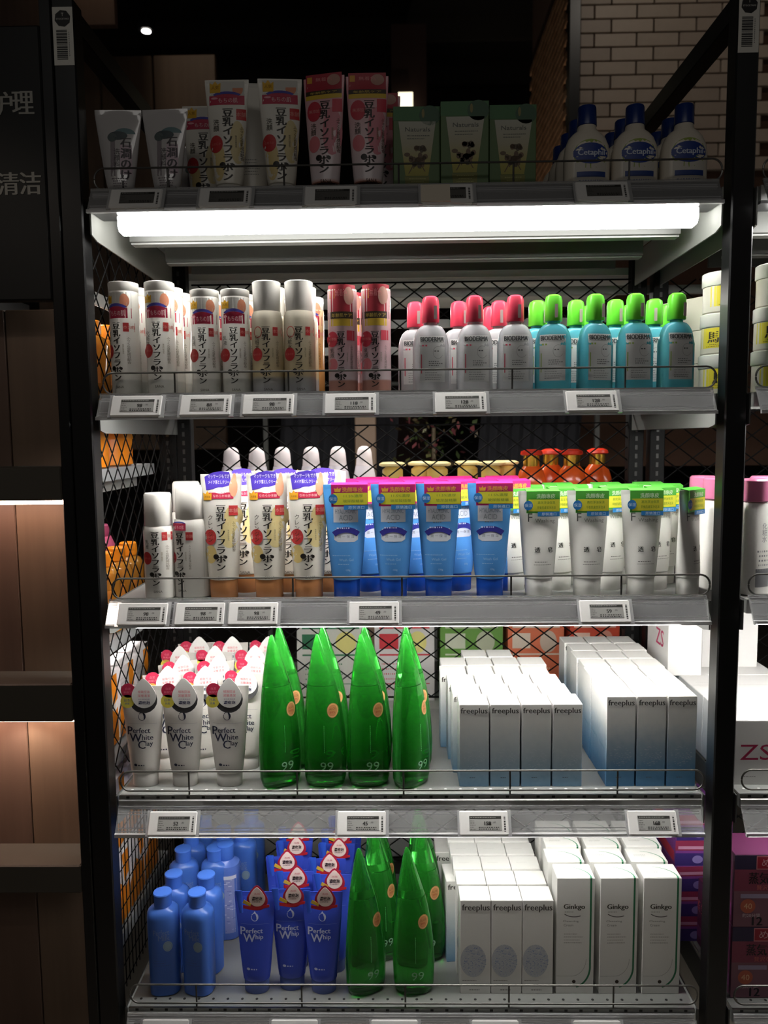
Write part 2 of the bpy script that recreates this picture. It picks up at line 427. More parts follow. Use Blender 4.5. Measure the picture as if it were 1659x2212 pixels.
def guard(parent, x0, x1, z, posts):
    """wire fence loop along the front of a shelf"""
    mb = MB(); r = .0021; top = z + .052; bot = z + .0075; rad = .021; pts = []
    def corner(cx, cz, a0, a1):
        return [(cx + rad * math.cos(R(a)), .002, cz + rad * math.sin(R(a))) for a in range(a0, a1 + 1, 15)]
    pts = corner(x1 - rad, top - rad, 0, 90)[::1] + corner(x0 + rad, top - rad, 90, 180) + corner(x0 + rad, bot + rad, 180, 270) + corner(x1 - rad, bot + rad, 270, 360)
    mb.tube(pts, r, WIRE, 8, True)
    for x in posts: mb.bar((x, .0045, top), (x, .0045, z - .004), .002, WIRE, 8)
    return mb.build('guard_wire', parent)
POSTS = [-.487, -.247, -.012, .222, .457]
LEDM = mat('led_diffuser', (1, .985, .95), emit=LAMP)
LED2 = mat('led_diffuser_strip', (1, .985, .95), emit=LAMP * 2.0)
LED5 = mat('led_diffuser_low', (1, .985, .95), emit=LAMP * .8)
def shelf(parent, i, x0=-.642, x1=.638, depth=.55, tall_lamp=False, lamp=True):
    z = Z[i]; s = thing('shelf'); s.parent = parent
    SH = mat('shelf_grey', srgb('#8d8e8b'), .32, .25) if i >= 4 else mat('shelf_light_grey', srgb('#7f7f7d'), .4, .1)
    mb = MB(); mb.box(x0, x1, .012, depth, z - .004, z, SH); mb.box(x0, x1, -.002, .012, z - .030, z, ALU if i < 4 else SH)
    # punched holes along the front edge
    hm = mat('punched_hole', srgb('#1a1a1a'), .6) if i == 5 else mat('bright_hole', srgb('#d8d8d8'), .3)
    if i >= 4:
        for k in range(38):
            xx = x0 + .02 + k * .0335; mb.lathe([(.0032, 0), (.0032, .0006)], hm, 10, xx, .028, z)
        for k in range(38):
            xx = x0 + .02 + k * .0335; mb.box(xx - .0035, xx + .0035, -.0026, -.002, z - .006, z - .001, mat('punched_hole', srgb('#1a1a1a'), .6))
    mb.build('board', s)
    mb = MB()
    if i >= 4:
        mb.prism([(-.003, z - .008), (-.006, z - .010), (-.006, z - .022), (-.003, z - .026)], x0, x1, ALU)
    if tall_lamp:
        mb.box(x0, x1, -.001, .060, z - .036, z - .0305, BLACK)  # black strip added to darken the lit underside above the lamp
        mb.box(x0 + .03, x1 - .03, .13, .14, z - .062, z - .004, DGREY); mb.box(x0 + .03, x1 - .03, .14, .17, z - .066, z - .060, BARG)
        mb.box(x0 + .06, x1 - .06, .30, .31, z - .070, z - .004, DGREY); mb.box(x0 + .06, x1 - .06, .31, .34, z - .073, z - .067, BARG)
        mb.box(x0 + .08, x1 - .08, .47, .48, z - .066, z - .004, DGREY)
    else:
        mb.box(x0 + .03, x1 - .03, .2, .21, z - .03, z - .004, DGREY); mb.box(x0 + .03, x1 - .03, .4, .41, z - .03, z - .004, DGREY)
    mb.build('crossbar', s)
    for sx in (0, 1):
        X = x0 - .008 if sx == 0 else x1 + .006; mb = MB()
        mb.prism([(.0, z - .002), (.0, z - (.078 if i == 1 else .066)), (.03, z - (.085 if i == 1 else .072)), (depth + .04, z - (.09 if i == 1 else .075)), (depth + .04, z - .002)], X, X + .003, mat('bracket_grey', srgb('#72736f'), .45) if i == 1 else mat('bracket_dark', srgb('#4c4d4b'), .45)); mb.build('bracket', s)
    zr = z + (.008 if i < 4 else -.024 if i == 4 else -.010)
    price_rail(s, x0 - .0, x1 - .004, zr)
    guard(s, x0 + .004, x1 + .006, z + .002, POSTS)
    if lamp:
        l = MB()
        # batten: white housing with a diffuser facing down and forward
        if tall_lamp:
            l.prism([(.016, z - .037), (.012, z - .040), (.012, z - .058), (.020, z - .068), (.050, z - .070), (.056, z - .064), (.056, z - .037)], x0 + .045, x1 - .035, LEDM)
        else:
            l.box(x0 + .045, x1 - .045, .016, .050, z - .029, z - .018, LED2 if i in (2, 3) else LED5)
        l.build('led_lamp', s)
    return s

rack = thing('display_rack', 'tall black steel shop rack with five lit shelves of face-care products', 'shelving unit')
for x in (XL, XR - PW):
    make_post(x).build('front_post', rack)
badge(XL + .023, 2.382, rack); badge(XR - .023, 2.382, rack)
for x in (-.705, -.655, .640, .700):
    mb = MB(); w = .042 if x != -.705 else .05
    mb.box(x, x + w, .60, .64, 0, 2.06, UPB, .002)
    for k in range(70):
        zz = .3 + k * .025; mb.box(x + w * .42, x + w * .58, .5992, .6005, zz, zz + .013, mat('slot_dark', srgb('#2e2e2c'), .4))
    mb.build('slotted_upright', rack)
for x in (XL, XR - PW):                         # top side rails running back
    mb = MB(); mb.box(x + .002, x + PW - .004, .045, 1.25, 2.405, 2.45, BLACK, .002); mb.build('side_rail', rack)
mb = MB(); mb.box(XL, XR, 1.21, 1.25, 2.405, 2.45, BLACK, .002); mb.build('top_rail', rack)
for i in range(1, 6): shelf(rack, i, tall_lamp=(i == 1), lamp=True)
mb = MB()
for a0, a1 in ((.30, .74), (.80, 1.17), (1.23, 1.60), (1.66, 2.0)):
    diamond(mb, -.60, .64, a0, a1, .083, .083 * .76, .0020, lambda u, v, s: (u, .615 + .001 * s, v))
    mb.box(-.60, .64, .612, .618, a0 - .004, a0, BWIRE); mb.box(-.60, .64, .612, .618, a1, a1 + .004, BWIRE)
mb.build('back_wire_mesh', rack)
mb = MB()
for a0, a1 in ((.80, 1.17), (1.20, 1.60), (1.64, 2.0)):
    diamond(mb, .05, .60, a0, a1, .062, .062 * 1.1, .0016, lambda u, v, s: (-.668 + .001 * s, u, v))
mb.build('side_wire_mesh', rack)
mb = MB()                                       # lowest side panel is a basket grid
for k in range(10): mb.bar((-.668, .05, .30 + k * .046), (-.668, .6, .30 + k * .046), .0014, BWIRE, 4)
for k in range(24): mb.bar((-.666, .06 + k * .0235, .29), (-.666, .06 + k * .0235, .735), .0013, BWIRE, 4)
mb.build('side_wire_grid', rack)
mb = MB(); mb.box(-.70, .70, .62, .625, 0, .28, BLACK); mb.box(-.66, .66, -.0, .02, .02, .2, BLACK); mb.build('kick_plate', rack)

# ================================================================ ELECTRONIC PRICE TAGS
TAGB = mat('tag_housing', srgb('#dddbd8'), .4); SCR = mat('tag_screen', srgb('#9c9b97'), .35)
def price_tag(x, z, price, label, blank=False, sticker=False, sc=1.):
    t = thing('price_tag', label, 'price tag', 'electronic shelf labels'); w, h = .106 * sc, .050 * sc
    mb = MB(); mb.box(-w / 2, w / 2, 0, .008, -h / 2, h / 2, TAGB, .0022)
    mb.box(-w / 2 - .004, -w / 2 + .004, .002, .006, -h / 2 - .002, h / 2 + .002, clear_mat('clear_rail_lip')); mb.box(w / 2 - .004, w / 2 + .006, .002, .006, -h / 2 - .002, h / 2 + .002, clear_mat('clear_rail_lip'))
    mb.build('housing', t)
    sm = SCR if not blank else mat('tag_screen_dim', srgb('#5c5a57'), .35)
    mb = MB(); sx0, sx1, sz0, sz1 = -w * .30, w * .36, -h * .30, h * .30
    mb.box(sx0, sx1, -.0006, .002, sz0, sz1, sm, .0004); s = mb.build('screen', t)
    P = Print(lambda u, v, off: (u, -.0006 - off, v))
    P.rect(sx0 + .001, sx1 - .001, sz1 - .0065, sz1 - .001, '#33322f', 1, 1)
    P.lines(sx0 + .003, sx1 - .003, sz1 - .003, 1, .003, .0014, '#9a9994', 2, 5)
    P.lines(sx0 + .002, sx0 + .015, sz1 - .010, 5, .0042, .0012, '#4a4946', 1, 4)
    if price:
        P.text(price, .008, -.0005, .0078, '#1c1b1a', bold=.0004); P.text('.00', .0225, .0015, .0036, '#1c1b1a')
    P.lines(sx0 + .020, sx1 - .002, sz0 + .0075, 2, .0035, .0022, '#2c2b29', 1, 6)
    P.build('display_print', s)
    P = Print(lambda u, v, off: (u, -off, v))
    zz = h * .28
    for k, d in enumerate((.001, .003, .0015, .004, .004, .003, .0045, .002)):
        P.rect(w * .405, w * .44, zz - d, zz, '#3b3a38', 1, 1); zz -= d + .0012
    P.build('side_code', t)
    if sticker:
        mb = MB(); mb.box(-w * .49, w * .06, -.0022, -.0008, -h * .48, h * .42, mat('paper_sticker', srgb('#d6cbb8'), .6)); mb.build('paper_sticker', t)
    t.location = (x, -.0265 - .008, z); t.rotation_euler = (R(-30) + 0, 0, 0); return t
# rail slants outward at the bottom, tags share its tilt
def tags(i, lst):
    zc = Z[i] + (.008 if i < 4 else -.024 if i == 4 else -.010) - .0235
    for px, pr, lab, kw in lst:
        py = {1: 427, 2: 875, 3: 1325, 4: 1765, 5: 2210}[i]
        price_tag(Xat(px, py, -.03), zc, pr, lab, **kw)
tags(1, [(294, '', 'dim electronic price tag below the grey-print tubes on the top shelf', dict(blank=True)),
         (487, '', 'dim electronic price tag below the cream tube with red stamp, top shelf', dict(blank=True)),
         (715, '', 'dim electronic price tag below the pink tubes on the top shelf', dict(blank=True)),
         (965, '', 'electronic price tag half covered by a blank paper sticker, top shelf', dict(blank=True, sticker=True)),
         (1300, '', 'dim electronic price tag below the blue-capped lotion bottles', dict(blank=True))])
tags(2, [(295, '98', 'price tag at the left end of the second shelf rail, under tall white bottles', {}),
         (445, '88', 'price tag under the shorter white bottles on the second shelf', {}),
         (580, '98', 'price tag under the beige bottles with tall white caps', {}),
         (757, '118', 'price tag under the pink cylinder bottles reading 118', {}),
         (995, '128', 'price tag under the clear bottles with pink caps', {}),
         (1278, '128', 'price tag under the blue bottles with green caps', {})])
tags(3, [(309, '98', 'leftmost of three adjoining price tags on the third shelf rail', {}),
         (432, '98', 'middle of three adjoining price tags on the third shelf rail', {}),
         (547, '98', 'rightmost of three adjoining price tags on the third shelf rail', {}),
         (808, '49', 'price tag reading 49 under the blue tubes', {}),
         (1306, '59', 'price tag reading 59 under the white tubes with green cards', {})])
tags(4, [(373, '52', 'price tag reading 52 under the white clay tubes', {}),
         (781, '45', 'price tag reading 45 under the green aloe bottles', {}),
         (1045, '158', 'price tag under the four-column block of pale blue cartons', {}),
         (1409, '168', 'price tag at the right end of the fourth shelf rail', {})])
tags(5, [(356, '', 'cut-off price tag at the picture bottom under the blue bottles', dict(blank=True)),
         (635, '', 'cut-off price tag at the picture bottom under the dark blue tubes', dict(blank=True)),
         (852, '', 'cut-off price tag at the picture bottom under the green bottles', dict(blank=True)),
         (1070, '', 'cut-off price tag at the picture bottom under the white circle-print cartons', dict(blank=True)),
         (1291, '', 'cut-off price tag at the picture bottom under the green-line cartons', dict(blank=True))])

# ================================================================ PRODUCT PROTOTYPES
def lathe_loft(r, zs): return [(z, r * k, r * k, 2.0, 0.) for z, k in zs]
def tube_loft(wt, h, hc, rb, db=None, crimp=.010):
    """squeeze tube standing on its cap: round at the cap, flat at the crimped top"""
    S = []; db = db or rb
    for k in range(13):
        t = k / 12; z = hc + (h - crimp - hc) * t
        S.append((z, rb + (wt / 2 - rb) * (t ** .85), db * (1 - t) ** .75 * .98 + .0014, 2.0, 0.))
    S[0] = (hc, rb * .93, db * .93, 2., 0.); S.insert(1, (hc + .002, rb, db, 2., 0.))
    S.append((h - crimp + .0005, wt / 2, .0012, 2.5, 0.)); S.append((h, wt / 2, .0010, 2.5, 0.))
    return Loft(S)
def body(lf, m, name, parent, N=40): mb = MB(); lf.into(mb, m, N); return mb.build(name, parent)
def crimp_lines(P, wt, h, c, n=3):
    for k in range(n): P.rect(-wt / 2 + .003, wt / 2 - .003, h - .0025 - k * .0025, h - .0018 - k * .0025, c, 1)

SOY = '豆乳イソフラボン'
def soy(P, zt, size, x=0., pink=False, brown=True, kw=None, stamp=None, hw=.03):
    """brush-style vertical lettering, red disc, red seal"""
    blk = '#1d1712'; z0 = zt - size * 1.0 * len(SOY)
    P.vtext(SOY, x, zt, size, blk, 4, 1.0, bold=size * .04, sx=1.2)
    P.ell(x - size * .62, z0 + size * 1.75, size * .36, size * .33, blk, 4, 14); P.ell(x + size * .55, z0 + size * 1.7, size * .2, size * .2, blk, 4, 12)
    red = '#c2393a'; s = size
    if pink:
        P.ell(x - s * 1.25, zt - s * 1.1, s * .85, s * 1.1, '#c5394a', 3); P.text('無添加', x - s * 1.25, zt - s * 1.1, s * .4, '#e79a98', 4)
        P.rect(x + s * .85, x + s * 1.9, zt - s * 1.3, zt + s * .1, '#cf4254', 3)
        P.ell(x - s * 1.2, zt - s * 4.7, s * .7, s * .9, '#de7f86', 2)
    else:
        P.ell(x - s * 1.35, zt - s * 3.9, s * .78, s * .95, red, 3); P.text('なめらか', x - s * 1.35, zt - s * 3.9, s * .3, '#dd8079', 4, w=s * 1.1)
        P.rect(x + s * .95, x + s * 2.0, zt - s * 1.3, zt - s * .1, red, 3)
        P.text('本舗', x + s * 1.48, zt - s * .7, s * .5, '#e39a90', 4)
    P.vtext(kw or '洗顔', x - s * 1.3, zt - s * (1.2 if not pink else 2.4), s * .66, '#3c3a2b', 4)
    P.vtext('ふっくら豆乳成分配合', x + s * 1.5, zt - s * 2.0, s * .36, '#5b503c', 4)
    P.vtext('無香料無着色', x + s * .9, zt - s * 3.0, s * .22, '#8c8168', 4)
    P.text('SANA', x + s * .2, z0 - s * .8, s * .34, '#4c463d', 4)
def sticker_soy(P, zc, hw, hgt=.042, purple=False, red=False):
    """promotional film sticker: crown, arc, banner, peach"""
    if red:
        P.rect(-hw, hw, zc - hgt * .2, zc + hgt * .9, '#a82c3a', 1); P.rect(-hw, hw, zc - hgt * .75, zc - hgt * .45, '#d8b43c', 1)
        P.rect(-hw, hw, zc - hgt * .46, zc - hgt * .18, '#3b2a18', 2); P.text('年齢肌ケア', 0, zc - hgt * .33, hgt * .16, '#d6b95a', 3, w=hw * 1.5)
        P.rect(-hw + .003, -hw + .014, zc + hgt * .35, zc + hgt * .75, '#d99a2e', 3); P.text('無着色', 0, zc + hgt * .55, hgt * .25, '#e08a8a', 3, w=hw * .9)
        P.ell(hw * .55, zc + hgt * .45, hw * .36, hgt * .36, '#b88a7c', 3); return
    if purple:
        P.poly([(-hw * .95, zc + hgt * .45), (-hw * .5, zc + hgt * .62), (0, zc + hgt * .68), (hw * .5, zc + hgt * .64), (hw * .6, zc + hgt * .1), (0, zc - hgt * .02), (-hw * .85, zc - hgt * .12)], '#4a35a8', 1)
        P.text('マッサージもできる', -.002, zc + hgt * .46, hgt * .17, '#e8e2f6', 3, w=hw * 1.4); P.text('メイク落としクリーム', -.002, zc + hgt * .22, hgt * .16, '#e8e2f6', 3, w=hw * 1.35)
        P.rect(-hw * .75, hw * .72, zc - hgt * .48, zc - hgt * .22, '#c8294c', 2); P.text('なめらか本舗', .002, zc - hgt * .36, hgt * .12, '#f2c6c9', 3, w=hw)
        P.ell(.0, zc - hgt * .13, hw * .45, hgt * .13, '#f2eef0', 2)
        P.ell(hw * .72, zc - .0, hw * .24, hgt * .4, '#e2a07e', 3); P.ell(hw * .78, zc + hgt * .3, hw * .12, hgt * .3, '#e2a07e', 3)
        cz = zc - hgt * .36; c = '#e8a92a'; cx = -hw * .78; w = hw * .24
        P.poly([(cx - w, cz - w), (cx + w, cz - w), (cx + w * 1.05, cz + w * .8), (cx + w * .5, cz + w * .5), (cx, cz + w * 1.2), (cx - w * .5, cz + w * .5), (cx - w * 1.05, cz + w * .8)], c, 3)
        P.text('大容量', cx, cz - w * .2, w * .5, '#9a5a18', 4, w=w * 1.4); return
    P.rect(-hw, hw, zc - hgt * .5, zc - hgt * .08, '#b52a4a', 1); P.text('もちの肌', .003, zc - hgt * .3, hgt * .22, '#f0c9cd', 3, w=hw * 1.1)
    P.ell(-hw * .7, zc - hgt * .2, hw * .2, hgt * .05, '#e39aa5', 3)
    P.rect(-hw, hw, zc - hgt * .1, zc + hgt * .58, '#c9c6bf', .6); P.arc(0, zc - hgt * .22, hw * .97, hgt * .34, hgt * .12, '#4a46a0', 35, 145, 2); P.ell(0, zc - hgt * .18, hw * .82, hgt * .17, '#b52a4a', 3, 20, 0, 180)
    P.ell(hw * .62, zc + hgt * .22, hw * .3, hgt * .3, '#d98d6c', 1)
    cx, cz, w = -hw * .66, zc + hgt * .3, hw * .3
    P.poly([(cx - w, cz - w), (cx + w, cz - w), (cx + w * 1.05, cz + w * .9), (cx + w * .5, cz + w * .6), (cx, cz + w * 1.2), (cx - w * .5, cz + w * .6), (cx - w * 1.05, cz + w * .9)], '#d9a825', 3)
    P.text('人気', cx, cz, w * .7, '#8f6416', 4)

def mk_tube(wt, h, hc, rb, bm, cm, pf, db=None, caprb=None, name='squeeze_tube', extra=None, crimp=.010):
    def f():
        t = thing(name); lf = tube_loft(wt, h, hc, rb, db, crimp); body(lf, bm, 'tube_body', t)
        cr = caprb or rb * .92; c = db * .92 if db else cr
        cl = Loft([(0, cr * .97, c * .97, 2.), (.0015, cr, c, 2.), (hc - .001, cr * 1.02, c * 1.02, 2.), (hc + .0005, cr * .98, c * .98, 2.)]); body(cl, cm, 'cap', t)
        if pf:
            P = Print(lf.front); pf(P, wt, h, lf); P.build('label_print', t)
        if extra: extra(t, lf)
        return t
    return f
def mk_cyl(secs, pf, bm, capsecs=None, cm=None, name='bottle', collar=None, extra=None):
    def f():
        t = thing(name); lf = Loft(secs); body(lf, bm, 'bottle_body', t)
        if capsecs: body(Loft(capsecs), cm, 'cap', t)
        if pf: P = Print(lf.front); pf(P, lf); P.build('label_print', t)
        if extra: extra(t, lf)
        return t
    return f
# --- soy family
CREAMW = grad_mat('soy_tube_white', [(0, '#e3dccb'), (.5, '#dedad0'), (1, '#e8e4da')], .3, .25)
PINKW = grad_mat('soy_tube_pink', [(0, '#c98f7c'), (.14, '#c98f7c'), (.17, '#e6d8da'), (.5, '#e3c6c8'), (1, '#dc9aa4')], .28, .25)
CAPW = mat('cap_white_glossy', srgb('#e5e2da'), .2); CAPD = mat('cap_dark_brown', srgb('#2a1512'), .2)
def p_soytube(P, wt, h, lf):
    P.ell(.022, h * .48, .016, .045, '#d8c795', 1); P.ell(-.018, h * .32, .014, .04, '#dcc58a', 1)
    soy(P, h - .060, .0190, .002); sticker_soy(P, h - .030, wt * .40, .046); crimp_lines(P, wt, h, '#cfcabf')
def p_pinktube(P, wt, h, lf):
    P.ell(.02, h * .55, .02, .05, '#d98a95', 1); soy(P, h - .05, .0190, .004, pink=True); sticker_soy(P, h - .022, wt * .44, .032, red=True)
def p_clean(P, wt, h, lf):
    P.ell(.027, h * .66, .020, .024, '#d9c58a', 1); P.ell(.018, h * .52, .02, .03, '#dccb93', 1); P.ell(-.024, h * .36, .014, .02, '#d9c07c', 1)
    soy(P, h - .067, .0182, .0, kw='クレンジン'); sticker_soy(P, h - .029, wt * .42, .052, purple=True)
def p_graytube(P, wt, h, lf):
    P.ell(.014, h * .74, .022, .012, '#5f7c80', 1, 20, 0, 180); P.ell(.0, h * .72, .02, .009, '#3f4b4e', 2); P.ell(-.012, h * .70, .01, .009, '#55605f', 2)
    P.vtext('石澗のけし', .016, h * .70, .022, '#3a3338', 3, bold=.0008); P.rect(-.016, -.006, h * .28, h * .66, '#8d8388', 1); P.vtext('洗顔料', -.002, h * .58, .013, '#4c4146', 3)
    P.rect(.004, .028, h * .30, h * .62, '#c9b3bd', 1); P.lines(-.014, .02, h * .26, 5, .005, .002, '#7b7076', 3, 2, True)
def p_plain(P, wt, h, lf): crimp_lines(P, wt, h, '#c5c2bc'); P.lines(-.02, .02, h * .4, 6, .006, .0016, '#9d9a94', 1, 3, True)
FILMW = mat('filmed_white', srgb('#c9c5c4'), .12, coat=.6)
AMBER = mat('cap_amber', srgb('#c98a58'), .15, trans=.25)
def p_cylstk(P, lf): soy(P, .163, .0155, -.001, kw='化粧水'); sticker_soy(P, .196, .0275, .050)
def p_cylshort(P, lf): soy(P, .150, .0150, -.001, kw='乳液'); sticker_soy(P, .182, .0275, .050)
def p_cylnos(P, lf): soy(P, .150, .0150, .002, kw='化粧水'); P.ell(-.0155, .138, .009, .012, '#c0463f', 2); P.ell(-.0155, .138, .0075, .0102, '#cfc3a8', 3)
def p_pinkcyl(P, lf): soy(P, .138, .0148, -.002, pink=True, kw='乳液'); sticker_soy(P, .188, .0285, .052, red=True)
def cylsecs(r, h, cap):
    return [(0, r * .93, r * .93, 2.), (.002, r, r, 2.), (h - cap, r, r, 2.), (h - cap + .0006, r * .985, r * .985, 2.)]
def capsecs(r, h, cap, k=1.03): return [(h - cap, r * .98, r * .98, 2.), (h - cap + .001, r, r, 2.), (h - .004, r * k, r * k, 2.), (h - .001, r * k * .99, r * k * .99, 2.), (h, r * k * .93, r * k * .93, 2.)]
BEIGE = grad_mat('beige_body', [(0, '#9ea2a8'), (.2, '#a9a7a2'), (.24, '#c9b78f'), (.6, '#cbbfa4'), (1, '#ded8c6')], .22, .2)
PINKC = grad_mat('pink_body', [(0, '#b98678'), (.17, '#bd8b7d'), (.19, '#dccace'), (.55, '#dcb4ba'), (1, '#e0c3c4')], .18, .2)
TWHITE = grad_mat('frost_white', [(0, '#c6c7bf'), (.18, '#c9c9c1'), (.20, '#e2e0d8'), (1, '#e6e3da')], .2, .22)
ORNG = grad_mat('orange_body', [(0, '#c98f4c'), (.5, '#d9a15c'), (1, '#e6cda8')], .22, .22)
# --- lotion bottle (white, blue cap)
def p_ceta(P, lf):
    P.ell(.003, .083, .036, .030, '#93a548', 1); P.ell(.003, .084, .0365, .0215, '#1f3a86', 2); P.rect(-.033, .039, .078, .090, '#1f3a86', 2)
    P.text('Cetaphil', .004, .084, .0155, '#cfd6e6', 4, w=.056, bold=.0004)
    P.rect(-.030, .036, .0, .066, '#cfc9be', 1); P.rect(-.026, .034, .036, .047, '#27407f', 2); P.lines(-.022, .03, .030, 3, .006, .0022, '#6a6f86', 3, 2)
CREAM = mat('cream_hdpe', srgb('#d9d0c0'), .3); NAVY = mat('navy_cap', srgb('#16306f'), .3)
ceta = mk_cyl([(0, .044, .026, 2.6), (.004, .048, .029, 2.6), (.085, .048, .029, 2.6), (.105, .045, .028, 2.5), (.120, .039, .026, 2.3), (.130, .030, .023, 2.1), (.136, .021, .020, 2.), (.146, .019, .019, 2.), (.148, .018, .018, 2.)], p_ceta, CREAM,
              [(.146, .0195, .0195, 2.), (.147, .0205, .0205, 2.), (.183, .0190, .0190, 2.), (.186, .0175, .0175, 2.)], NAVY, 'lotion_bottle')
# --- micellar water bottles
def glassy(name, col, tr, rough=.06, ior=1.33): return mat(name, col, rough, 0, tr, ior)
CLEARL = glassy('clear_liquid', (.93, .94, .96), .55, .04); BLUEL = glassy('blue_liquid', (.16, .66, .78), .50, .04)
def mk_bio(liq, capc, accent):
    def pf(P, lf):
        P.rect(-.027, .027, .030, .127, '#d0d1cf', 1, .005); P.text('BIODERMA', -.0, .1195, .0100, '#454848', 3, w=.049, bold=.0005)
        P.rect(-.026, .026, .1125, .1131, '#8d8f8d', 2); P.rect(-.0245, -.0225, .048, .088, accent, 2); P.lines(-.022, -.004, .108, 1, .01, .0035, accent, 2)
        P.arc(.012, .092, .011, .013, .0007, '#8a8c8a', 60, 330, 2); P.lines(.004, .020, .096, 1, .003, .0025, '#5d6060', 3)
        P.lines(-.008, .024, .074, 3, .0042, .0017, '#6b6e6d', 2, 3); P.lines(-.016, .022, .055, 5, .0048, .0014, '#8a8d8c', 2, 4)
    def ex(t, lf):
        m = MB(); m.box(.004, .0105, -.0208, -.0202, .162, .190, mat('hologram_strip', srgb('#b9a7a4'), .25, .3)); m.build('seal_strip', t)
    S = [(0, .033, .020, 3.), (.003, .0385, .024, 3.), (.105, .0385, .024, 3.)]
    for a in range(10, 91, 10): S.append((.105 + .046 * math.sin(R(a)), .0135 + .025 * math.cos(R(a)), .0125 + .0115 * math.cos(R(a)), 2.4))
    S += [(.157, .0135, .0125, 2.)]
    cm = mat('cap_' + capc.strip('#'), srgb(capc), .3)
    return mk_cyl(S, pf, liq, [(.156, .0175, .0175, 2.4), (.158, .0185, .0185, 2.4), (.200, .0180, .0180, 2.4), (.208, .016, .016, 2.3), (.212, .010, .010, 2.2)], cm, 'toner_bottle', extra=ex)
# --- blue / white tubes with hanging header card
HB = grad_mat('hyal_blue', [(0, '#4586cc'), (.5, '#5696d8'), (1, '#55a6ec')], .25, .25); HBC = mat('cap_royal_blue', srgb('#1546a8'), .25)
def card(t, w, z0, z1, x0, hdr, hdrtxt, tabc, hw, label):
    """folded header card over the crimped tube top"""
    m = MB(); y = -.0145; c = ink(hdr)
    m.box(x0, x0 + w, y, y + .0008, z0, z1, c); m.prism([(y, z1), (y + .0008, z1 - .0004), (.006, z1 + .003), (.006, z1 + .004)], x0, x0 + w, c); m.box(x0, x0 + w, .006, .0068, z1 - .03, z1 + .004, c)
    o = m.build('header_card', t)
    P = Print(lambda u, v, off: (u, y - off, v)); s = z1 - z0
    P.text('洗顔專皮', x0 + w * .58, z1 - .011, .0105, hdrtxt, 2, w=w * .56, bold=.0003)
    cx = x0 + w * .17
    if hdr == '#c2246f': P.poly([(cx - .006, z1 - .016), (cx + .006, z1 - .016), (cx + .008, z1 - .007), (cx + .003, z1 - .011), (cx, z1 - .005), (cx - .003, z1 - .011), (cx - .008, z1 - .007)], '#e0a83a', 2)
    P.rect(x0 + w * .06, x0 + w * .985, z1 - .044, z1 - .018, '#d8d23c', 1)
    P.text(label[0], x0 + w * .6, z1 - .025, .0065, label[2], 2, w=w * .52); P.text(label[1], x0 + w * .6, z1 - .036, .0065, label[2], 2, w=w * .56)
    P.ell(x0 + .004, z1 - .031, .0098, .0105, '#2a7ac2', 3); P.text('保湿', x0 + .004, z1 - .031, .0075, '#cfe2f2', 5)
    P.rect(x0 + w * .34, x0 + w * 1.0, z1 - .055, z1 - .045, '#2f83c8', 2); P.text('原裝進口', x0 + w * .68, z1 - .050, .0068, '#cfe2f2', 3, w=w * .44)
    P.build('card_print', o)
def p_hyal(P, wt, h, lf):
    P.rect(-.027, .027, h - .083, h - .045, '#c9ced6', 1); P.text('HYALURONIC', 0, h - .059, .010, '#7d8a96', 2, w=.046); P.text('ACID', 0, h - .073, .0115, '#87929c', 2, w=.030)
    P.lines(-.012, .018, h - .083, 1, .004, .002, '#5d6a78', 2)
    P.poly([(-.024, h - .098), (.024, h - .098), (.027, h - .104), (.026, h - .121), (.018, h - .126), (-.018, h - .126), (-.026, h - .121), (-.027, h - .104)], '#c9ced6', 1)
    P.arc(0, h - .148, .050, .055, .012, '#2b2a80', 52, 128, 3, 20); P.lines(-.02, .02, h - .094, 1, .004, .003, '#c3c6e0', 5, 8)
    P.text('潤 一 保 湿', 0, h - .114, .0065, '#6b6f7c', 3, w=.036)
    P.lines(-.03, .03, h - .155, 1, .004, .0012, '#8fb6da', 2); P.text('Wash Gel', 0, h - .165, .0055, '#8fb6da', 2); P.lines(-.018, .018, h - .174, 1, .004, .0014, '#8fb6da', 2); P.text('130g', .004, h - .188, .005, '#a9c8e4', 2)
FWB = mat('facewash_white', srgb('#dad9d3'), .3)
def p_fw(P, wt, h, lf):
    P.text('F', -.021, h - .058, .018, '#5d5f5c', 2); P.text('Washing', .011, h - .066, .0105, '#84867f', 2, w=.043)
    P.text('透', -.006, h - .128, .0115, '#23211f', 2, bold=.0003); P.text('皂', .022, h - .128, .0115, '#23211f', 2, bold=.0003)
    P.lines(-.012, .03, h - .154, 1, .004, .0015, '#555450', 2); P.lines(-.014, .03, h - .160, 1, .004, .001, '#7d7c77', 2, 5)
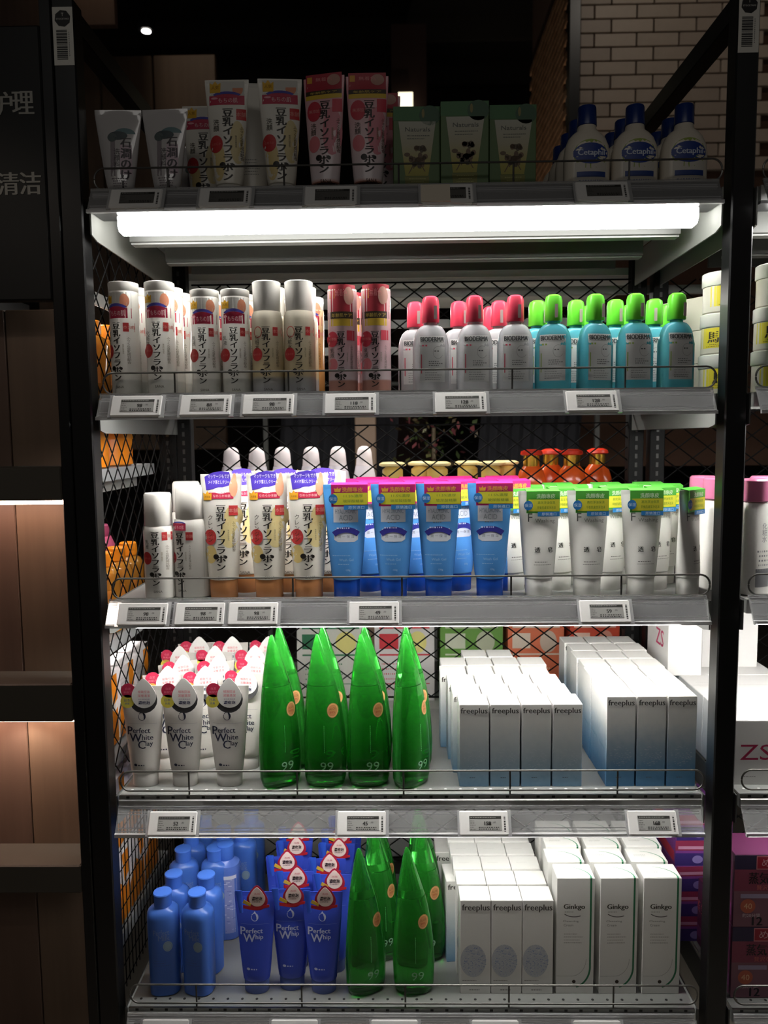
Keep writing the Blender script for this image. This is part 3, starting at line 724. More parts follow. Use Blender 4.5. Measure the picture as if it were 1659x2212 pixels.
# --- drop-card tubes
def drop_tube(bm, cm, dark, txt):
    W_ = '#1f2338' if not dark else '#c5cdea'
    def pf(P, wt, h, lf):
        H0 = h; h = h - (.0 if dark else .011) + .027
        P.text('SENKA', .002, h - .062, .0070, W_, 2, w=.030)
        P.arc(0, h - .084, .0085, .0095, .0013, W_, -200, 150, 2, 24); P.poly([(.0, h - .072), (.0075, h - .080), (.0078, h - .088), (.004, h - .093), (.004, h - .084)], W_, 2); P.poly([(-.0045, h - .0775), (0, h - .070), (.0045, h - .0775), (0, h - .0745)], W_, 2)
        P.rect(-.033, .033, h - .1005, h - .1, '#9a9aa0' if not dark else '#6f80c8', 2)
        z = h - .1165
        for k, (cap_, rest, x) in enumerate(txt):
            P.text(cap_, x, z - k * .0155, .0185, W_, 3, bold=.0005); tw = glyphs(cap_)[2] / glyphs(cap_)[3] * .0185
            P.text(rest, x + tw / 2 + .001, z + .001 - k * .0155, .0138 if 'y' in rest or 'p' in rest else .0118, W_, 3, left=True, bold=.0003)
        h = H0; P.ell(-.016, h - .178, .004, .003, W_, 2); P.lines(-.010, .014, h - .177, 1, .003, .0028, W_, 2)
    def ex(t, lf):
        y = -.016; h = lf.s[-1][0]; m = MB()
        def plate(pts, y0, th, c):
            n = len(pts); vs = [(a, y0, b) for a, b in pts] + [(a, y0 + th, b) for a, b in pts]
            m.add(vs, [list(range(n)), list(range(n, 2 * n))[::-1]] + [[k, k + n, (k + 1) % n + n, (k + 1) % n] for k in range(n)], c)
        def circ(cx, cz, r, k=18): return [(cx + r * math.cos(2 * math.pi * i / k), cz + r * math.sin(2 * math.pi * i / k)) for i in range(k)]
        def dropp(cx, cz, r): return [(cx + r * math.cos(R(a)), cz + r * math.sin(R(a))) for a in range(-210, 31, 12)] + [(cx + r * .6, cz + r * .95), (cx + r * .22, cz + r * 1.38), (cx, cz + r * 1.5), (cx - r * .22, cz + r * 1.38), (cx - r * .6, cz + r * .95)]
        if not dark:
            plate(circ(.006, h - .027, .0320), y + .001, .0006, ink('#4a4a4c')); plate(dropp(.008, h - .019, .0275), y, .0008, ink('#dcdad6')); plate(circ(-.027, h - .006, .0165), y + .0004, .0006, ink('#b62a4a')); plate(circ(-.030, h - .031, .0155), y + .0004, .0006, ink('#d6c850'))
        else:
            plate(dropp(.008, h - .012, .0245), y + .0006, .0006, ink('#a81f38')); plate(dropp(.008, h - .008, .0185), y, .0006, ink('#e6cfc6'))
            plate([(-.030, h - .030), (.0, h - .036), (.036, h - .028), (.036, h - .022), (.0, h - .028), (-.030, h - .022)], y + .0002, .0006, ink('#b8242c'))
            plate([(-.026, h - .018), (-.008, h - .026), (-.006, h - .020), (-.022, h - .010)], y, .0006, ink('#c9a93c'))
        o = m.build('header_card', t); P = Print(lambda u, v, off: (u, y - off, v))
        if not dark:
            P.text('極致控油', .008, h - .009, .0062, '#cf4a5e', 1, w=.026); P.text('深層清潔', .008, h - .018, .0062, '#cf4a5e', 1, w=.028); P.text('毛孔潔淨白泥', .008, h - .0265, .0035, '#8a6d92', 1, w=.026); P.text('濃密泡', .008, h - .034, .0078, '#22264f', 1, w=.026, bold=.0004)
            P.text('白泥', -.027, h - .002, .006, '#e58a98', 2); P.text('新配方', -.027, h - .010, .005, '#e58a98', 2, w=.02); P.text('日本', -.030, h - .028, .007, '#2a4c9c', 2); P.text('熱賣', -.030, h - .036, .005, '#2a4c9c', 2)
        else:
            P.text('洗顔', .008, h + .004, .005, '#c25a62', 2, w=.014); P.text('濃密泡', .008, h - .007, .0095, '#2c1a1c', 2, w=.024, bold=.0004); P.text('日本銷售第一', .008, h - .015, .0038, '#5a3034', 2, w=.022)
            m2 = MB(); s = Loft([(h - .04, .0045, .004, 2., -.029), (h - .02, .006, .003, 2., -.031), (h + .012, .0085, .0008, 2., -.034)]); s.into(m2, ink('#2a4fb8'), 16)
            o2 = m2.build('sample_tube', t); o2.location = (0, -.016, 0)
        P.build('card_print', o)
    return mk_tube(.098 if not dark else .094, .230 if not dark else .240, .030, .031, bm, cm, pf, db=.021, extra=ex)
CLAYM = mat('clay_tube_pearl', srgb('#c6c2bb'), .28, .1); CLAYC = mat('clay_cap', srgb('#cfccc6'), .3)
WHIPM = mat('whip_tube_blue', srgb('#3f56cc'), .25, .15); WHIPC = mat('whip_cap_blue', srgb('#6478c0'), .25, trans=.2)
# --- aloe bottle
ALOE = glassy('green_aloe_gel', (.05, .50, .055), .80, .03, 1.36)
def mk_aloe():
    t = thing('aloe_gel_bottle')
    S = [(0, .036, .022, 2.4, 0), (.003, .042, .027, 2.4, 0), (.02, .047, .031, 2.3, 0), (.07, .049, .032, 2.2, 0), (.12, .047, .031, 2.1, -.0005), (.17, .0425, .028, 2., -.002), (.21, .037, .025, 2., -.004), (.232, .033, .0225, 2., -.0055)]
    lf = Loft(S); body(lf, ALOE, 'bottle_body', t, 40)
    K = [(.2335, .0325, .022, 2., -.0056), (.26, .027, .019, 2., -.008), (.29, .0195, .0145, 2., -.0105), (.32, .012, .0095, 2., -.0125), (.338, .0065, .006, 2., -.0135), (.346, .003, .003, 2., -.014)]
    body(Loft(K), ALOE, 'horn_cap', t, 32)
    m = MB(); m.lathe([(.013, .222), (.014, .25), (.009, .27), (.004, .274)], mat('inner_plug_green', srgb('#1f8a3a'), .3, trans=.5), 18, -.006, 0); 
    P = Print(lf.front); P.ell(.020, .178, .0125, .0165, '#b07a4a', 1); P.arc(.020, .178, .011, .0145, .0012, '#d8a878', 0, 360, 2); P.text('ALOE', .020, .182, .005, '#6d3f22', 2, w=.014); P.text('99%', .020, .174, .005, '#8f3024', 2)
    P.lines(.0005, .0015, .145, 14, .0045, .0030, '#7fb08a', 1, 4); P.text('99', .006, .052, .020, '#8fbc98', 2, w=.029); P.build('label_print', t)
    return t
# --- cartons
def carton(w, d, h, m, pf=None, top=None, name='carton', side=None, bev=.0008):
    def f():
        t = thing(name); b = MB(); b.box(-w / 2, w / 2, -d / 2, d / 2, 0, h, m, bev)
        b.mats and b.build('box', t)
        b = MB(); b.box(-w / 2 + .002, w / 2 - .002, -d / 2 + .001, -d / 2 + .0016, h - .0006, h + .0004, m); b.box(-w / 2 + .0015, w / 2 - .0015, -d / 2 + .002, d / 2 - .002, h - .0004, h + .0005, m, 0); b.build('lid_flap', t)
        if pf: P = Print(lambda u, v, off: (u, -d / 2 - off - .0001, v)); pf(P, w, h); P.build('front_print', t)
        if top: P = Print(lambda u, v, off: (u, v, h + .0005 + off)); top(P, w, d); P.build('top_print', t)
        if side: P = Print(lambda u, v, off: (-w / 2 - off - .0001, -u, v)); side(P, d, h); P.build('side_print', t)
        return t
    return f
FPG = grad_mat('carton_white_to_blue', [(0, '#5a86a8'), (.18, '#86a5bb'), (.5, '#bcc7cc'), (.8, '#dcdcd8'), (1, '#e6e4df')], .5, .2, .12)
FPG2 = grad_mat('carton_white_to_deep_blue', [(0, '#3e76a6'), (.25, '#5d90b8'), (.55, '#a3b7c6'), (.8, '#d8dad8'), (1, '#e6e4df')], .5, .2, .14)
def p_fp(P, w, h):
    P.text('freeplus', 0, h - .016, .0165, '#45433f', 2, w=w * .90, bold=.0004)
    rr = random.Random(5)
    for k in range(60):
        a = rr.uniform(0, 6.28); r = .023 * math.sqrt(rr.random()); x = r * math.cos(a); z = h * .34 + r * 1.0 * math.sin(a); l = rr.uniform(.002, .005)
        P.rect(x - l / 2, x + l / 2, z, z + .0006, '#c2ccd4', 1)
    P.lines(-.010, .010, .022, 1, .004, .0014, '#54616c', 2)
def s_fp(P, d, h): P.text('freeplus', 0, h * .4, .010, '#5b8aa8', 2, w=d * .6)
def p_fpw(P, w, h):
    P.text('freeplus', .001, h - .019, .0190, '#4c4944', 2, w=w * .90, bold=.0004)
    rr = random.Random(9)
    P.ell(-.005, h * .355, .0295, .040, '#c6cad0', 1, 28)
    for k in range(190):
        a = rr.uniform(0, 6.28); r = math.sqrt(rr.random()); x = -.005 + .029 * r * math.cos(a); z = h * .355 + .038 * r * math.sin(a); l = rr.uniform(.0015, .004)
        if abs(x) < w / 2 - .003: P.rect(x - l / 2, x + l / 2, z, z + rr.uniform(.0006, .0016), rr.choice(('#7f92bd', '#93a2c2', '#dcdee0')), 2)
    P.lines(-.03, .02, h * .145, 1, .004, .0012, '#7d7a75', 2); P.lines(-.006, .012, h * .10, 1, .004, .002, '#4c4a46', 2); P.lines(-.014, .022, h * .02 + .006, 1, .004, .0016, '#5d5a56', 2)
def p_gk(P, w, h):
    x1 = w / 2 - .0105
    P.rect(x1, x1 + .0042, .065, h, '#2f7a54', 1); P.arc(x1 - .040, .065, .0442, .052, .0040, '#2f7a54', -75, 0, 1, 16, .0042)
    P.arc(-.008, .085, .034, .042, .0006, '#8d8a84', -88, 0, 1, 20); P.rect(-w / 2 + .002, -.007, .043, .0436, '#8d8a84', 1)
    P.text('Ginkgo', -.003, h - .070, .0155, '#3f4034', 2, w=.048, bold=.0005); P.lines(-.025, .005, h - .0805, 1, .003, .0014, '#77766f', 2); P.arc(-.003, h - .074, .030, .020, .0018, '#4f4d48', 220, 300, 2, 12)
    P.text('Cleansing', -.011, h - .104, .0058, '#8a8780', 2, w=.036); P.text('Cream', -.016, h - .113, .0058, '#8a8780', 2, w=.022)
    P.lines(-.026, .018, h - .134, 4, .0072, .0012, '#8f8c85', 2, 3); P.ell(-.002, .030, .0042, .0042, '#3a2c22', 2); P.lines(-.014, .010, .021, 1, .003, .0012, '#6d6a64', 2)
def t_gk(P, w, d):
    x1 = w / 2 - .0105
    P.arc(x1 - .052, -d / 2 + .004, .0562, d * .72, .0030, '#3f9468', 0, 80, 1, 20, .0008); P.rect(x1, x1 + .0042, -d / 2, -d / 2 + .005, '#3f9468', 1); P.lines(-.03, .01, d * .0, 2, .005, .0014, '#b9b7b0', 1, 4)
GC = mat('green_carton', srgb('#4c6a34'), .45)
def p_green(P, w, h):
    P.rect(-w / 2, w / 2, h - .028, h, '#2f6b33', 1, .02); P.ell(w * .28, h - .018, .022, .020, '#1c4e2a', 2); P.ell(w * .14, h - .014, .003, .009, '#7d7438', 3)
    gt = grad_mat('tube_picture_gradient', [(0, '#7a7a28'), (.35, '#a89f45'), (.6, '#b3ad93'), (1, '#b9bcb4')], .5, .18)
    P.poly([(-.038, h - .030), (.040, h - .030), (.024, .045), (-.024, .045)], gt, 2)
    P.poly([(-.026, .044), (.026, .044), (.024, .006), (-.022, .006)], '#6f7020', 2)
    P.text('Naturals', .002, h - .046, .0085, '#454a44', 4, w=.052); P.lines(-.02, .028, h - .058, 2, .006, .0014, '#5a5f58', 4, 2)
    rr = random.Random(4); br = '#5c4323'
    for k in range(24): P.ell(rr.gauss(.002, .011), rr.uniform(.066, .102), rr.uniform(.004, .007), rr.uniform(.003, .007), rr.choice((br, '#6b5230', '#4a3a1c')), 4, 10)
    for a, b in ((-.018, .050), (.016, .054), (.008, .060), (-.008, .060)): P.poly([(0, .082), (.003, .082), (a + .002, b), (a, b)], br, 3)
    P.lines(-.018, .02, .040, 3, .006, .0014, '#a9a860', 3, 6, True)
# --- blue milk bottle
MILKB = mat('milk_blue', srgb('#4672cc'), .3, trans=.1); MILKC = mat('milk_cap_blue', srgb('#4a78d8'), .22)
def p_milk(P, lf):
    P.text('Perfect', -.002, .158, .013, '#8298c8', 2, w=.036); P.text('Milk', .004, .145, .013, '#8298c8', 2, w=.026); P.ell(.012, .124, .0105, .0125, '#8fa6b8', 2); P.arc(.012, .124, .0085, .010, .0006, '#7088b0', 0, 360, 3)
    P.lines(-.02, .02, .09, 3, .006, .001, '#5570b0', 2, 4)
milk = mk_cyl([(0, .031, .026, 2.8), (.003, .0345, .029, 2.8), (.10, .0355, .030, 2.8), (.185, .0365, .030, 2.8), (.196, .0355, .029, 2.6), (.203, .030, .026, 2.3), (.207, .021, .021, 2.), (.211, .0175, .0175, 2.)], p_milk, MILKB,
              [(.209, .0185, .0185, 2.), (.210, .0200, .0200, 2.), (.236, .0205, .0205, 2.), (.2385, .0215, .0215, 2.), (.241, .0205, .0205, 2.), (.242, .015, .015, 2.)], MILKC, 'milk_bottle')
def p_pump(P, lf):
    rr = random.Random(2)
    P.rect(-.031, .031, .02, .175, '#8d97cc', 1)
    for k in range(60): x = rr.uniform(-.028, .02); z = rr.uniform(.025, .17); P.rect(x, x + rr.uniform(.003, .010), z, z + .0014, rr.choice(('#c9cdea', '#5361b0', '#e2e4f2')), 2)
    P.rect(-.026, .03, .165, .174, '#d8dbea', 3)
pump = mk_cyl([(0, .031, .029, 2.4), (.003, .0345, .032, 2.4), (.185, .036, .033, 2.4), (.196, .034, .031, 2.4), (.203, .024, .023, 2.), (.21, .0185, .0185, 2.)], p_pump, mat('pump_blue', srgb('#5a78c8'), .25),
              [(.208, .020, .020, 2.), (.210, .0215, .0215, 2.), (.245, .021, .021, 2.), (.247, .018, .018, 2.)], MILKC, 'milk_bottle')
# --- small white + wide white bottle
smallb = mk_cyl([(0, .028, .028, 2.), (.004, .0325, .0325, 2.), (.010, .0335, .0335, 2.), (.150, .0335, .0335, 2.), (.160, .0315, .0315, 2.), (.164, .029, .029, 2.)], lambda P, lf: soy(P, .152, .0150, .004, kw='乳液'), PEARL,
                [(.163, .0295, .0295, 2.), (.165, .0305, .0305, 2.), (.231, .0295, .0295, 2.), (.235, .027, .027, 2.)], CAPW, 'lotion_bottle')
def p_widelab(P, lf):
    soy(P, .150, .0150, -.021, kw='化粧水'); P.rect(-.036, -.008, .168, .176, '#d8d5cf', 1); P.rect(-.038, -.006, .152, .168, '#b52a4a', 4); P.text('もちの肌', -.021, .159, .008, '#f0c9cd', 6, w=.022); P.arc(-.022, .166, .016, .006, .003, '#4a46a0', 20, 160, 5)
    P.rect(.0305, .0312, .02, .162, '#b9b7b1', 1); P.arc(.008, .165, .026, .02, .0008, '#b5b3ae', 20, 120, 1)
wideb = mk_cyl([(0, .034, .022, 3.), (.004, .040, .026, 3.), (.155, .040, .026, 3.), (.172, .036, .0245, 2.8), (.178, .032, .0225, 2.6)], lambda P, lf: (P.arc(.002, .165, .030, .02, .0008, '#b5b3ae', 20, 160, 1), P.rect(-.0285, -.0278, .02, .162, '#b9b7b1', 1), P.rect(.0305, .0312, .02, .162, '#b9b7b1', 1)), PEARL,
               [(.177, .0325, .023, 2.6), (.179, .0335, .024, 2.6), (.245, .0325, .023, 2.6), (.25, .029, .020, 2.6)], CAPW, 'lotion_bottle')
MAKERS = {
 'graytube': mk_tube(.098, .195, .03, .027, FILMW, mat('cap_bluegrey', srgb('#8e9aa6'), .2), p_graytube, db=.019),
 'soytube': mk_tube(.093, .252, .034, .029, CREAMW, CAPW, p_soytube, db=.022),
 'plaintube': mk_tube(.122, .262, .034, .029, CREAMW, CAPW, p_plain, db=.022),
 'pinktube': mk_tube(.090, .254, .034, .030, PINKW, CAPD, p_pinktube, db=.023),
 'green': carton(.0975, .045, .185, GC, p_green), 'ceta': ceta,
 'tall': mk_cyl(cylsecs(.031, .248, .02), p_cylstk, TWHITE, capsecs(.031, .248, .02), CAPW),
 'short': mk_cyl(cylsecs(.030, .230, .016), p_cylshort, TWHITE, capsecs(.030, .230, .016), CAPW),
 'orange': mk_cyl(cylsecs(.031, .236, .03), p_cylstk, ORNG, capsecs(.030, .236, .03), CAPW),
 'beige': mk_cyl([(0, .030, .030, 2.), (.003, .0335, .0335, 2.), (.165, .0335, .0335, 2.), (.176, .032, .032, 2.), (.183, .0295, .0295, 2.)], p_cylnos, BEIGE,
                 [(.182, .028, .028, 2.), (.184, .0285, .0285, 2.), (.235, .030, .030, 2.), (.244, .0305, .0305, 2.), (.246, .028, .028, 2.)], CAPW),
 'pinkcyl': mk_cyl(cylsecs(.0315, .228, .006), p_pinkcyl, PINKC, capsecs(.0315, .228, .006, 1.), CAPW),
 'biop': mk_bio(CLEARL, '#e4475f', '#c94a5e'), 'biog': mk_bio(BLUEL, '#6cd83a', '#8faa4c'),
 'widelab': mk_cyl([(0, .034, .022, 3.), (.004, .040, .026, 3.), (.155, .040, .026, 3.), (.172, .036, .0245, 2.8), (.178, .032, .0225, 2.6)], p_widelab, PEARL, [(.177, .0325, .023, 2.6), (.179, .0335, .024, 2.6), (.245, .0325, .023, 2.6), (.25, .029, .020, 2.6)], CAPW, 'lotion_bottle'),
 'smallb': smallb, 'wideb': wideb,
 'clean': mk_tube(.091, .275, .042, .033, CREAMW, AMBER, p_clean, db=.024),
 'hyal': mk_tube(.098, .250, .040, .032, HB, HBC, p_hyal, db=.022, caprb=.029, extra=lambda t, lf: card(t, .080, .202, .250, -.031, '#c2246f', '#e0a83a', '', 0, ('11.5%濃厚', '玻尿酸精華', '#6a8a3a'))),
 'fw': mk_tube(.092, .232, .040, .032, FWB, FWB, p_fw, db=.024, extra=lambda t, lf: card(t, .072, .184, .232, -.030, '#4fa83c', '#cfe6c2', '', 0, ('高效淨油保濕', '平衡肌膚潔淨泡沫', '#5c8a2c'))),
 'clay': drop_tube(CLAYM, CLAYC, False, (('P', 'erfect', -.028), ('W', 'hite', -.015), ('C', 'lay', -.001))),
 'whip': drop_tube(WHIPM, WHIPC, True, (('P', 'erfect', -.028), ('W', 'hip', -.013))),
 'aloe': mk_aloe,
 'fp': carton(.0655, .072, .190, FPG, p_fp, side=s_fp), 'fq': carton(.0635, .072, .207, FPG2, p_fp, side=s_fp),
 'fpw': carton(.0700, .058, .228, WCARD, p_fpw, lambda P, w, d: P.lines(-.02, .02, 0, 1, .004, .001, '#cfcdc8', 1)),
 'gk': carton(.086, .060, .281, WCARD, p_gk, t_gk), 'milk': milk, 'pump': pump,
}
# ================================================================ PLACE THE PRODUCTS
# ---- shelf 1 (dim top shelf)
G = 'grey printed tubes, top shelf'
z = Z[1]
place('graytube', (-.606, .07, z), 'leftmost grey-white wrapped tube with black brush lettering, top shelf', 'tube', G, rz=.06)
place('graytube', (-.506, .07, z), 'second grey-white wrapped tube with black brush lettering, top shelf', 'tube', G, rz=-.04)
place('graytube', (Xat(420, 340, .26), .26, z), 'grey-white wrapped tube half hidden behind the front cream tube, top shelf', 'tube', G, sc=.95)
G = 'cream soy-print tubes, top shelf'
place('soytube', (-.3727, .07, z), 'cream tube with red banner left of the other cream tube, top shelf front', 'tube', G)
place('soytube', (-.2608, .07, z), 'cream tube with red banner right next to the pink tubes, top shelf front', 'tube', G, rz=.08)
place('soytube', (Xat(440, 320, .20), .20, z), 'cream tube peeking out behind the left cream tube, top shelf', 'tube', G)
place('plaintube', (Xat(545, 300, .15), .15, z), 'blank cream tube back standing tall between the two cream tubes', 'tube', G, sc=1.06, roll=R(-3), rz=.2)
place('soytube', (Xat(548, 320, .30), .30, z), 'cream tube in shadow behind the gap of the two cream tubes, top shelf', 'tube', G)
G = 'pink soy-print tubes, top shelf'
place('pinktube', (-.1675, .07, z), 'pink tube with dark cap turned slightly left, top shelf', 'tube', G, rz=-.22)
place('pinktube', (-.0765, .07, z), 'pink tube with dark cap facing forward beside the green cartons', 'tube', G)
place('pinktube', (Xat(822, 320, .17), .17, z), 'pink tube half hidden behind the right pink tube, top shelf', 'tube', G)
G = 'green cartons, top shelf'
for k, (X, Y, n) in enumerate(((.0258, .075, 'left'), (.126, .062, 'middle'), (.2272, .075, 'right'))):
    place('green', (X, Y, z), n + ' green carton with a printed tube picture, top shelf', 'carton', G, rz=(.03, -.01, 0)[k], sc=(1, 1.02, 1)[k])
G = 'blue-capped lotion bottles, top shelf'
for c, (X, n) in enumerate(((.3862, 'left'), (.4868, 'middle'), (.5898, 'right'))):
    for r in range(4):
        place('ceta', (X - .002 * r, .075 + r * .078, z), 'blue-capped cream lotion bottle, %s of its %s column' % ('front' if r == 0 else ORD[r] + ' from the front', n), 'bottle', G)
# ---- shelf 2
z = Z[2]
def column(key, X, Y0, n, pitch, lab, cat, grp, dx=0., rz=0., jit=.0, zz=None, tilt=0.):
    for r in range(n):
        j = ((r * 37) % 7 - 3) / 3 * jit if r else 0
        place(key, (X + dx * r + j, Y0 + r * pitch, zz if zz is not None else z), '%s, %s' % (lab, 'front row' if r == 0 else ORD[r] + ' row back'), cat, grp, rz=rz + j * 8, tilt=tilt)
column('tall', -.6052, .055, 3, .068, 'leftmost tall white cylinder bottle column on the second shelf', 'bottle', 'tall white soy-print bottles', rz=-.25)
column('tall', -.5275, .055, 4, .068, 'tall white cylinder bottle, second column from the left post', 'bottle', 'tall white soy-print bottles')
column('short', -.4307, .055, 3, .066, 'shorter white cylinder bottle, left of its pair of columns', 'bottle', 'shorter white soy-print bottles', dx=.004)
column('short', -.3651, .055, 3, .066, 'shorter white cylinder bottle, right of its pair of columns', 'bottle', 'shorter white soy-print bottles', rz=.05, dx=.004)
column('beige', -.2972, .055, 3, .07, 'beige bottle with tall white cap, left column', 'bottle', 'beige bottles with tall white caps')
column('beige', -.2279, .055, 2, .07, 'beige bottle with tall white cap, right column', 'bottle', 'beige bottles with tall white caps')
place('orange', (Xat(672, 740, .20), .20, z), 'orange tinted cylinder bottle behind the right beige bottle', 'bottle', 'beige bottles with tall white caps')
column('pinkcyl', -.1349, .055, 2, .09, 'pink cylinder bottle with red and yellow band, left column', 'bottle', 'pink cylinder bottles', dx=.010)
column('pinkcyl', -.0628, .055, 2, .09, 'pink cylinder bottle with red and yellow band, right column', 'bottle', 'pink cylinder bottles', dx=-.012)
G = 'clear toner bottles with pink caps'
for k, (X, n) in enumerate(((.0539, 'left'), (.1479, 'middle'), (.2348, 'right'))):
    place('biop', (X, .055, z), 'clear toner bottle with pink cap, %s of the front three' % n, 'bottle', G, rz=(.12, .1, -.05)[k])
for k, (px, n) in enumerate(((897, 'left'), (991, 'middle'), (1078, 'right'))):
    place('biop', (Xat(px, 720, .125), .125, z), 'clear toner bottle with pink cap, %s of the row behind' % n, 'bottle', G, rz=(0, .3, -.2)[k])
place('biop', (Xat(1060, 720, .20), .20, z), 'clear toner bottle with pink cap deepest on the shelf', 'bottle', G)
G = 'blue toner bottles with green caps'
for k, (px, n) in enumerate(((1195, 'first'), (1285, 'second'), (1371, 'third'), (1460, 'fourth'))):
    place('biog', (Xat(px, 740, .055), .055, z), 'blue toner bottle with green cap, front row, %s from the pink-capped ones' % n, 'bottle', G, rz=(-.25, .3, .1, .2)[k])
for k, (px, n) in enumerate(((1160, 'first'), (1243, 'second'), (1328, 'third'), (1412, 'fourth'))):
    place('biog', (Xat(px, 740, .128), .128, z), 'blue toner bottle with green cap, second row back, %s from the pink-capped ones' % n, 'bottle', G, rz=(.4, 0, 0, -.5)[k])
    place('biog', (Xat(px + 30, 740, .205), .205, z), 'blue toner bottle with green cap, third row back, %s from the pink-capped ones' % n, 'bottle', G)
# ---- shelf 3
z = Z[3]
place('smallb', (-.5499, .06, z), 'small white round bottle with frosted cap at the left of the third shelf', 'bottle', 'white soy-print bottles, third shelf', rz=-.1)
place('widelab', (-.4800, .072, z), 'wide white bottle with its red-banner label turned left, third shelf', 'bottle', 'white soy-print bottles, third shelf')
place('wideb', (Xat(405, 1150, .23), .23, z), 'wide white bottle deepest of the white bottles, third shelf', 'bottle', 'white soy-print bottles, third shelf')
G = 'cream cleansing tubes with amber caps'
for k, (X, n) in enumerate(((-.4079, 'left'), (-.3064, 'middle'), (-.2182, 'right'))):
    for r in range(3):
        place('clean', (X + (0, .035, .02)[r], .06 + .07 * r, z), 'cream cleansing tube with purple banner and amber cap, %s, %s' % (n, rowword(r)), 'tube', G, rz=(0, .05, .1)[k])
G = 'blue tubes with magenta cards'
for k, (px, n) in enumerate(((748, 'first'), (850, 'second'), (947, 'third'), (1058, 'fourth'))):
    for r in range(4):
        dx = (0, .052, .02, .045)[r]; place('hyal', (Xat(px, 1170, .06) + dx, .06 + .072 * r, z), 'blue tube with magenta and yellow card, %s from left, %s' % (n, rowword(r)), 'tube', G, rz=(.04, -.02, 0, -.03)[k] + (0, .5, -.1, .1)[r])
G = 'white tubes with green cards'
for k, (px, n) in enumerate(((1164, 'first'), (1269, 'second'), (1385, 'third'), (1487, 'fourth'))):
    for r in range(4):
        dx = (0, -.048, -.01, -.03)[r]; place('fw', (Xat(px, 1170, .06) + dx, .06 + .072 * r, z), 'white tube with green and yellow card, %s from left, %s' % (n, rowword(r)), 'tube', G, rz=(0, 0, 0, .75)[k] if r == 0 else (0, .35, 0, .1)[r])
# ---- shelf 4
z = Z[4]
G = 'white clay tubes with drop cards'
for k, (px, n) in enumerate(((312, 'left'), (398, 'middle'), (494, 'right'))):
    for r in range(5):
        dx = (0, .022, .030, .008, .03)[r]; place('clay', (Xat(px, 1600, .06) + dx, .06 + .092 * r, z), 'white clay tube with drop-shaped card, %s column, %s' % (n, rowword(r)), 'tube', G, rz=(0, .35, .55, -.1, .2)[r] * (1, .6, -.4)[k])
G = 'green aloe gel bottles, fourth shelf'
for k, (X, n) in enumerate(((-.2920, 'first'), (-.1890, 'second'), (-.0905, 'third'), (.0060, 'fourth'))):
    for r in range(2):
        place('aloe', (X + .004 * r, .062 + .085 * r, z), 'transparent green horn-shaped bottle, fourth shelf, %s from left, %s' % (n, rowword(r)), 'bottle', G, rz=(.5, 0, .15, .75)[k] * (1 - .6 * r))
G = 'pale blue gradient cartons, four columns'
for c in range(4):
    for r in range(6 if c in (1, 2) else 5):
        j = .004 * ((r * 5 + c * 3) % 3 - 1) if r else 0
        place('fp', (.1465 + c * .0692 - (.002 * r) + j - (.0 if r == 0 else .012 if r < 3 else .02), .076 + .0755 * r, z), 'carton shading white to pale blue, %s column of four, %s' % (ORD[c] if c else 'first', rowword(r)), 'carton', G, rz=j * 2)
G = 'deeper blue gradient cartons, three columns'
for c in range(3):
    for r in range(7):
        place('fq', (.4725 + c * .0675 + .0012 * r * (1 if r % 2 else 0), .076 + .0752 * r - (0 if r else 0), z), 'taller carton shading white to deeper blue, %s column of three, %s' % (ORD[c] if c else 'first', rowword(r)), 'carton', G, rz=.01 * (r % 2))
# ---- shelf 5
z = Z[5]
G = 'blue milk bottles, bottom shelf'
for c, (X, n) in enumerate(((-.5740, 'left'), (-.4935, 'right'))):
    ys = (.062, .14, .255, .335, .42) if c == 0 else (.062, .135, .26, .36)
    for r, Y in enumerate(ys):
        place('milk', (X + (0, .004, -.004, -.004, .01)[r], Y, z), 'blue bottle with round blue cap, %s column, %s, bottom shelf' % (n, rowword(r)), 'bottle', G, rz=(.15, 0, .5, .2, 0)[r] + (0, -.35)[c])
place('pump', (Xat(488, 1860, .27), .27, z + .0), 'blue bottle in a lavender patterned wrapper, bottom shelf', 'bottle', G)
for k, (px, Y) in enumerate(((525, .36), (545, .46))):
    place('milk', (Xat(px, 1850, Y), Y, z), 'blue bottle behind the patterned bottle, %s' % ('nearer one' if k == 0 else 'farther one'), 'bottle', G)
G = 'dark blue tubes with red drop cards'
for k, (px, n) in enumerate(((553, 'left'), (628, 'middle'), (698, 'right'))):
    rows = {0: (0,), 1: (0, 1, 2, 3, 4), 2: (0, 1, 2, 3, 4, 5)}[k]
    for r in rows:
        Y = .062 + (.012 if k == 1 else 0) + r * .072
        dx = (0, .012, -.010, .004, .0, .01)[r] + (-.012 * min(r, 2) if k == 1 else .004 * r)
        place('whip', (Xat(px, 2040, .06) + dx, Y, z), 'dark blue tube with red drop card, %s column, %s' % (n, rowword(r)), 'tube', G, rz=(0, .05, 0)[k])
G = 'green aloe gel bottles, bottom shelf'
for k, (px, n) in enumerate(((789, 'left'), (893, 'right'))):
    for r in range(3):
        place('aloe', (Xat(px, 2000, .065) + (0, .032, .03)[r], .065 + (0, .115, .21)[r], z), 'transparent green horn-shaped bottle, bottom shelf, %s column, %s' % (n, rowword(r)), 'bottle', G, rz=(.45, .1)[k])
G = 'white cartons with blue circle print'
for c in range(3):
    for r in range(5):
        place('fpw', (.1505 + c * .0715 - .003 * r, .076 + r * .0665, z), 'white carton with a blue circle print, %s column of three, %s' % (('left', 'middle', 'right')[c], rowword(r)), 'carton', G, sc=1)
place('fp', (Xat(968, 1880, .33), .33, z), 'pale carton standing apart behind the green bottles, bottom shelf', 'carton', 'white cartons with blue circle print', sc=1.1)
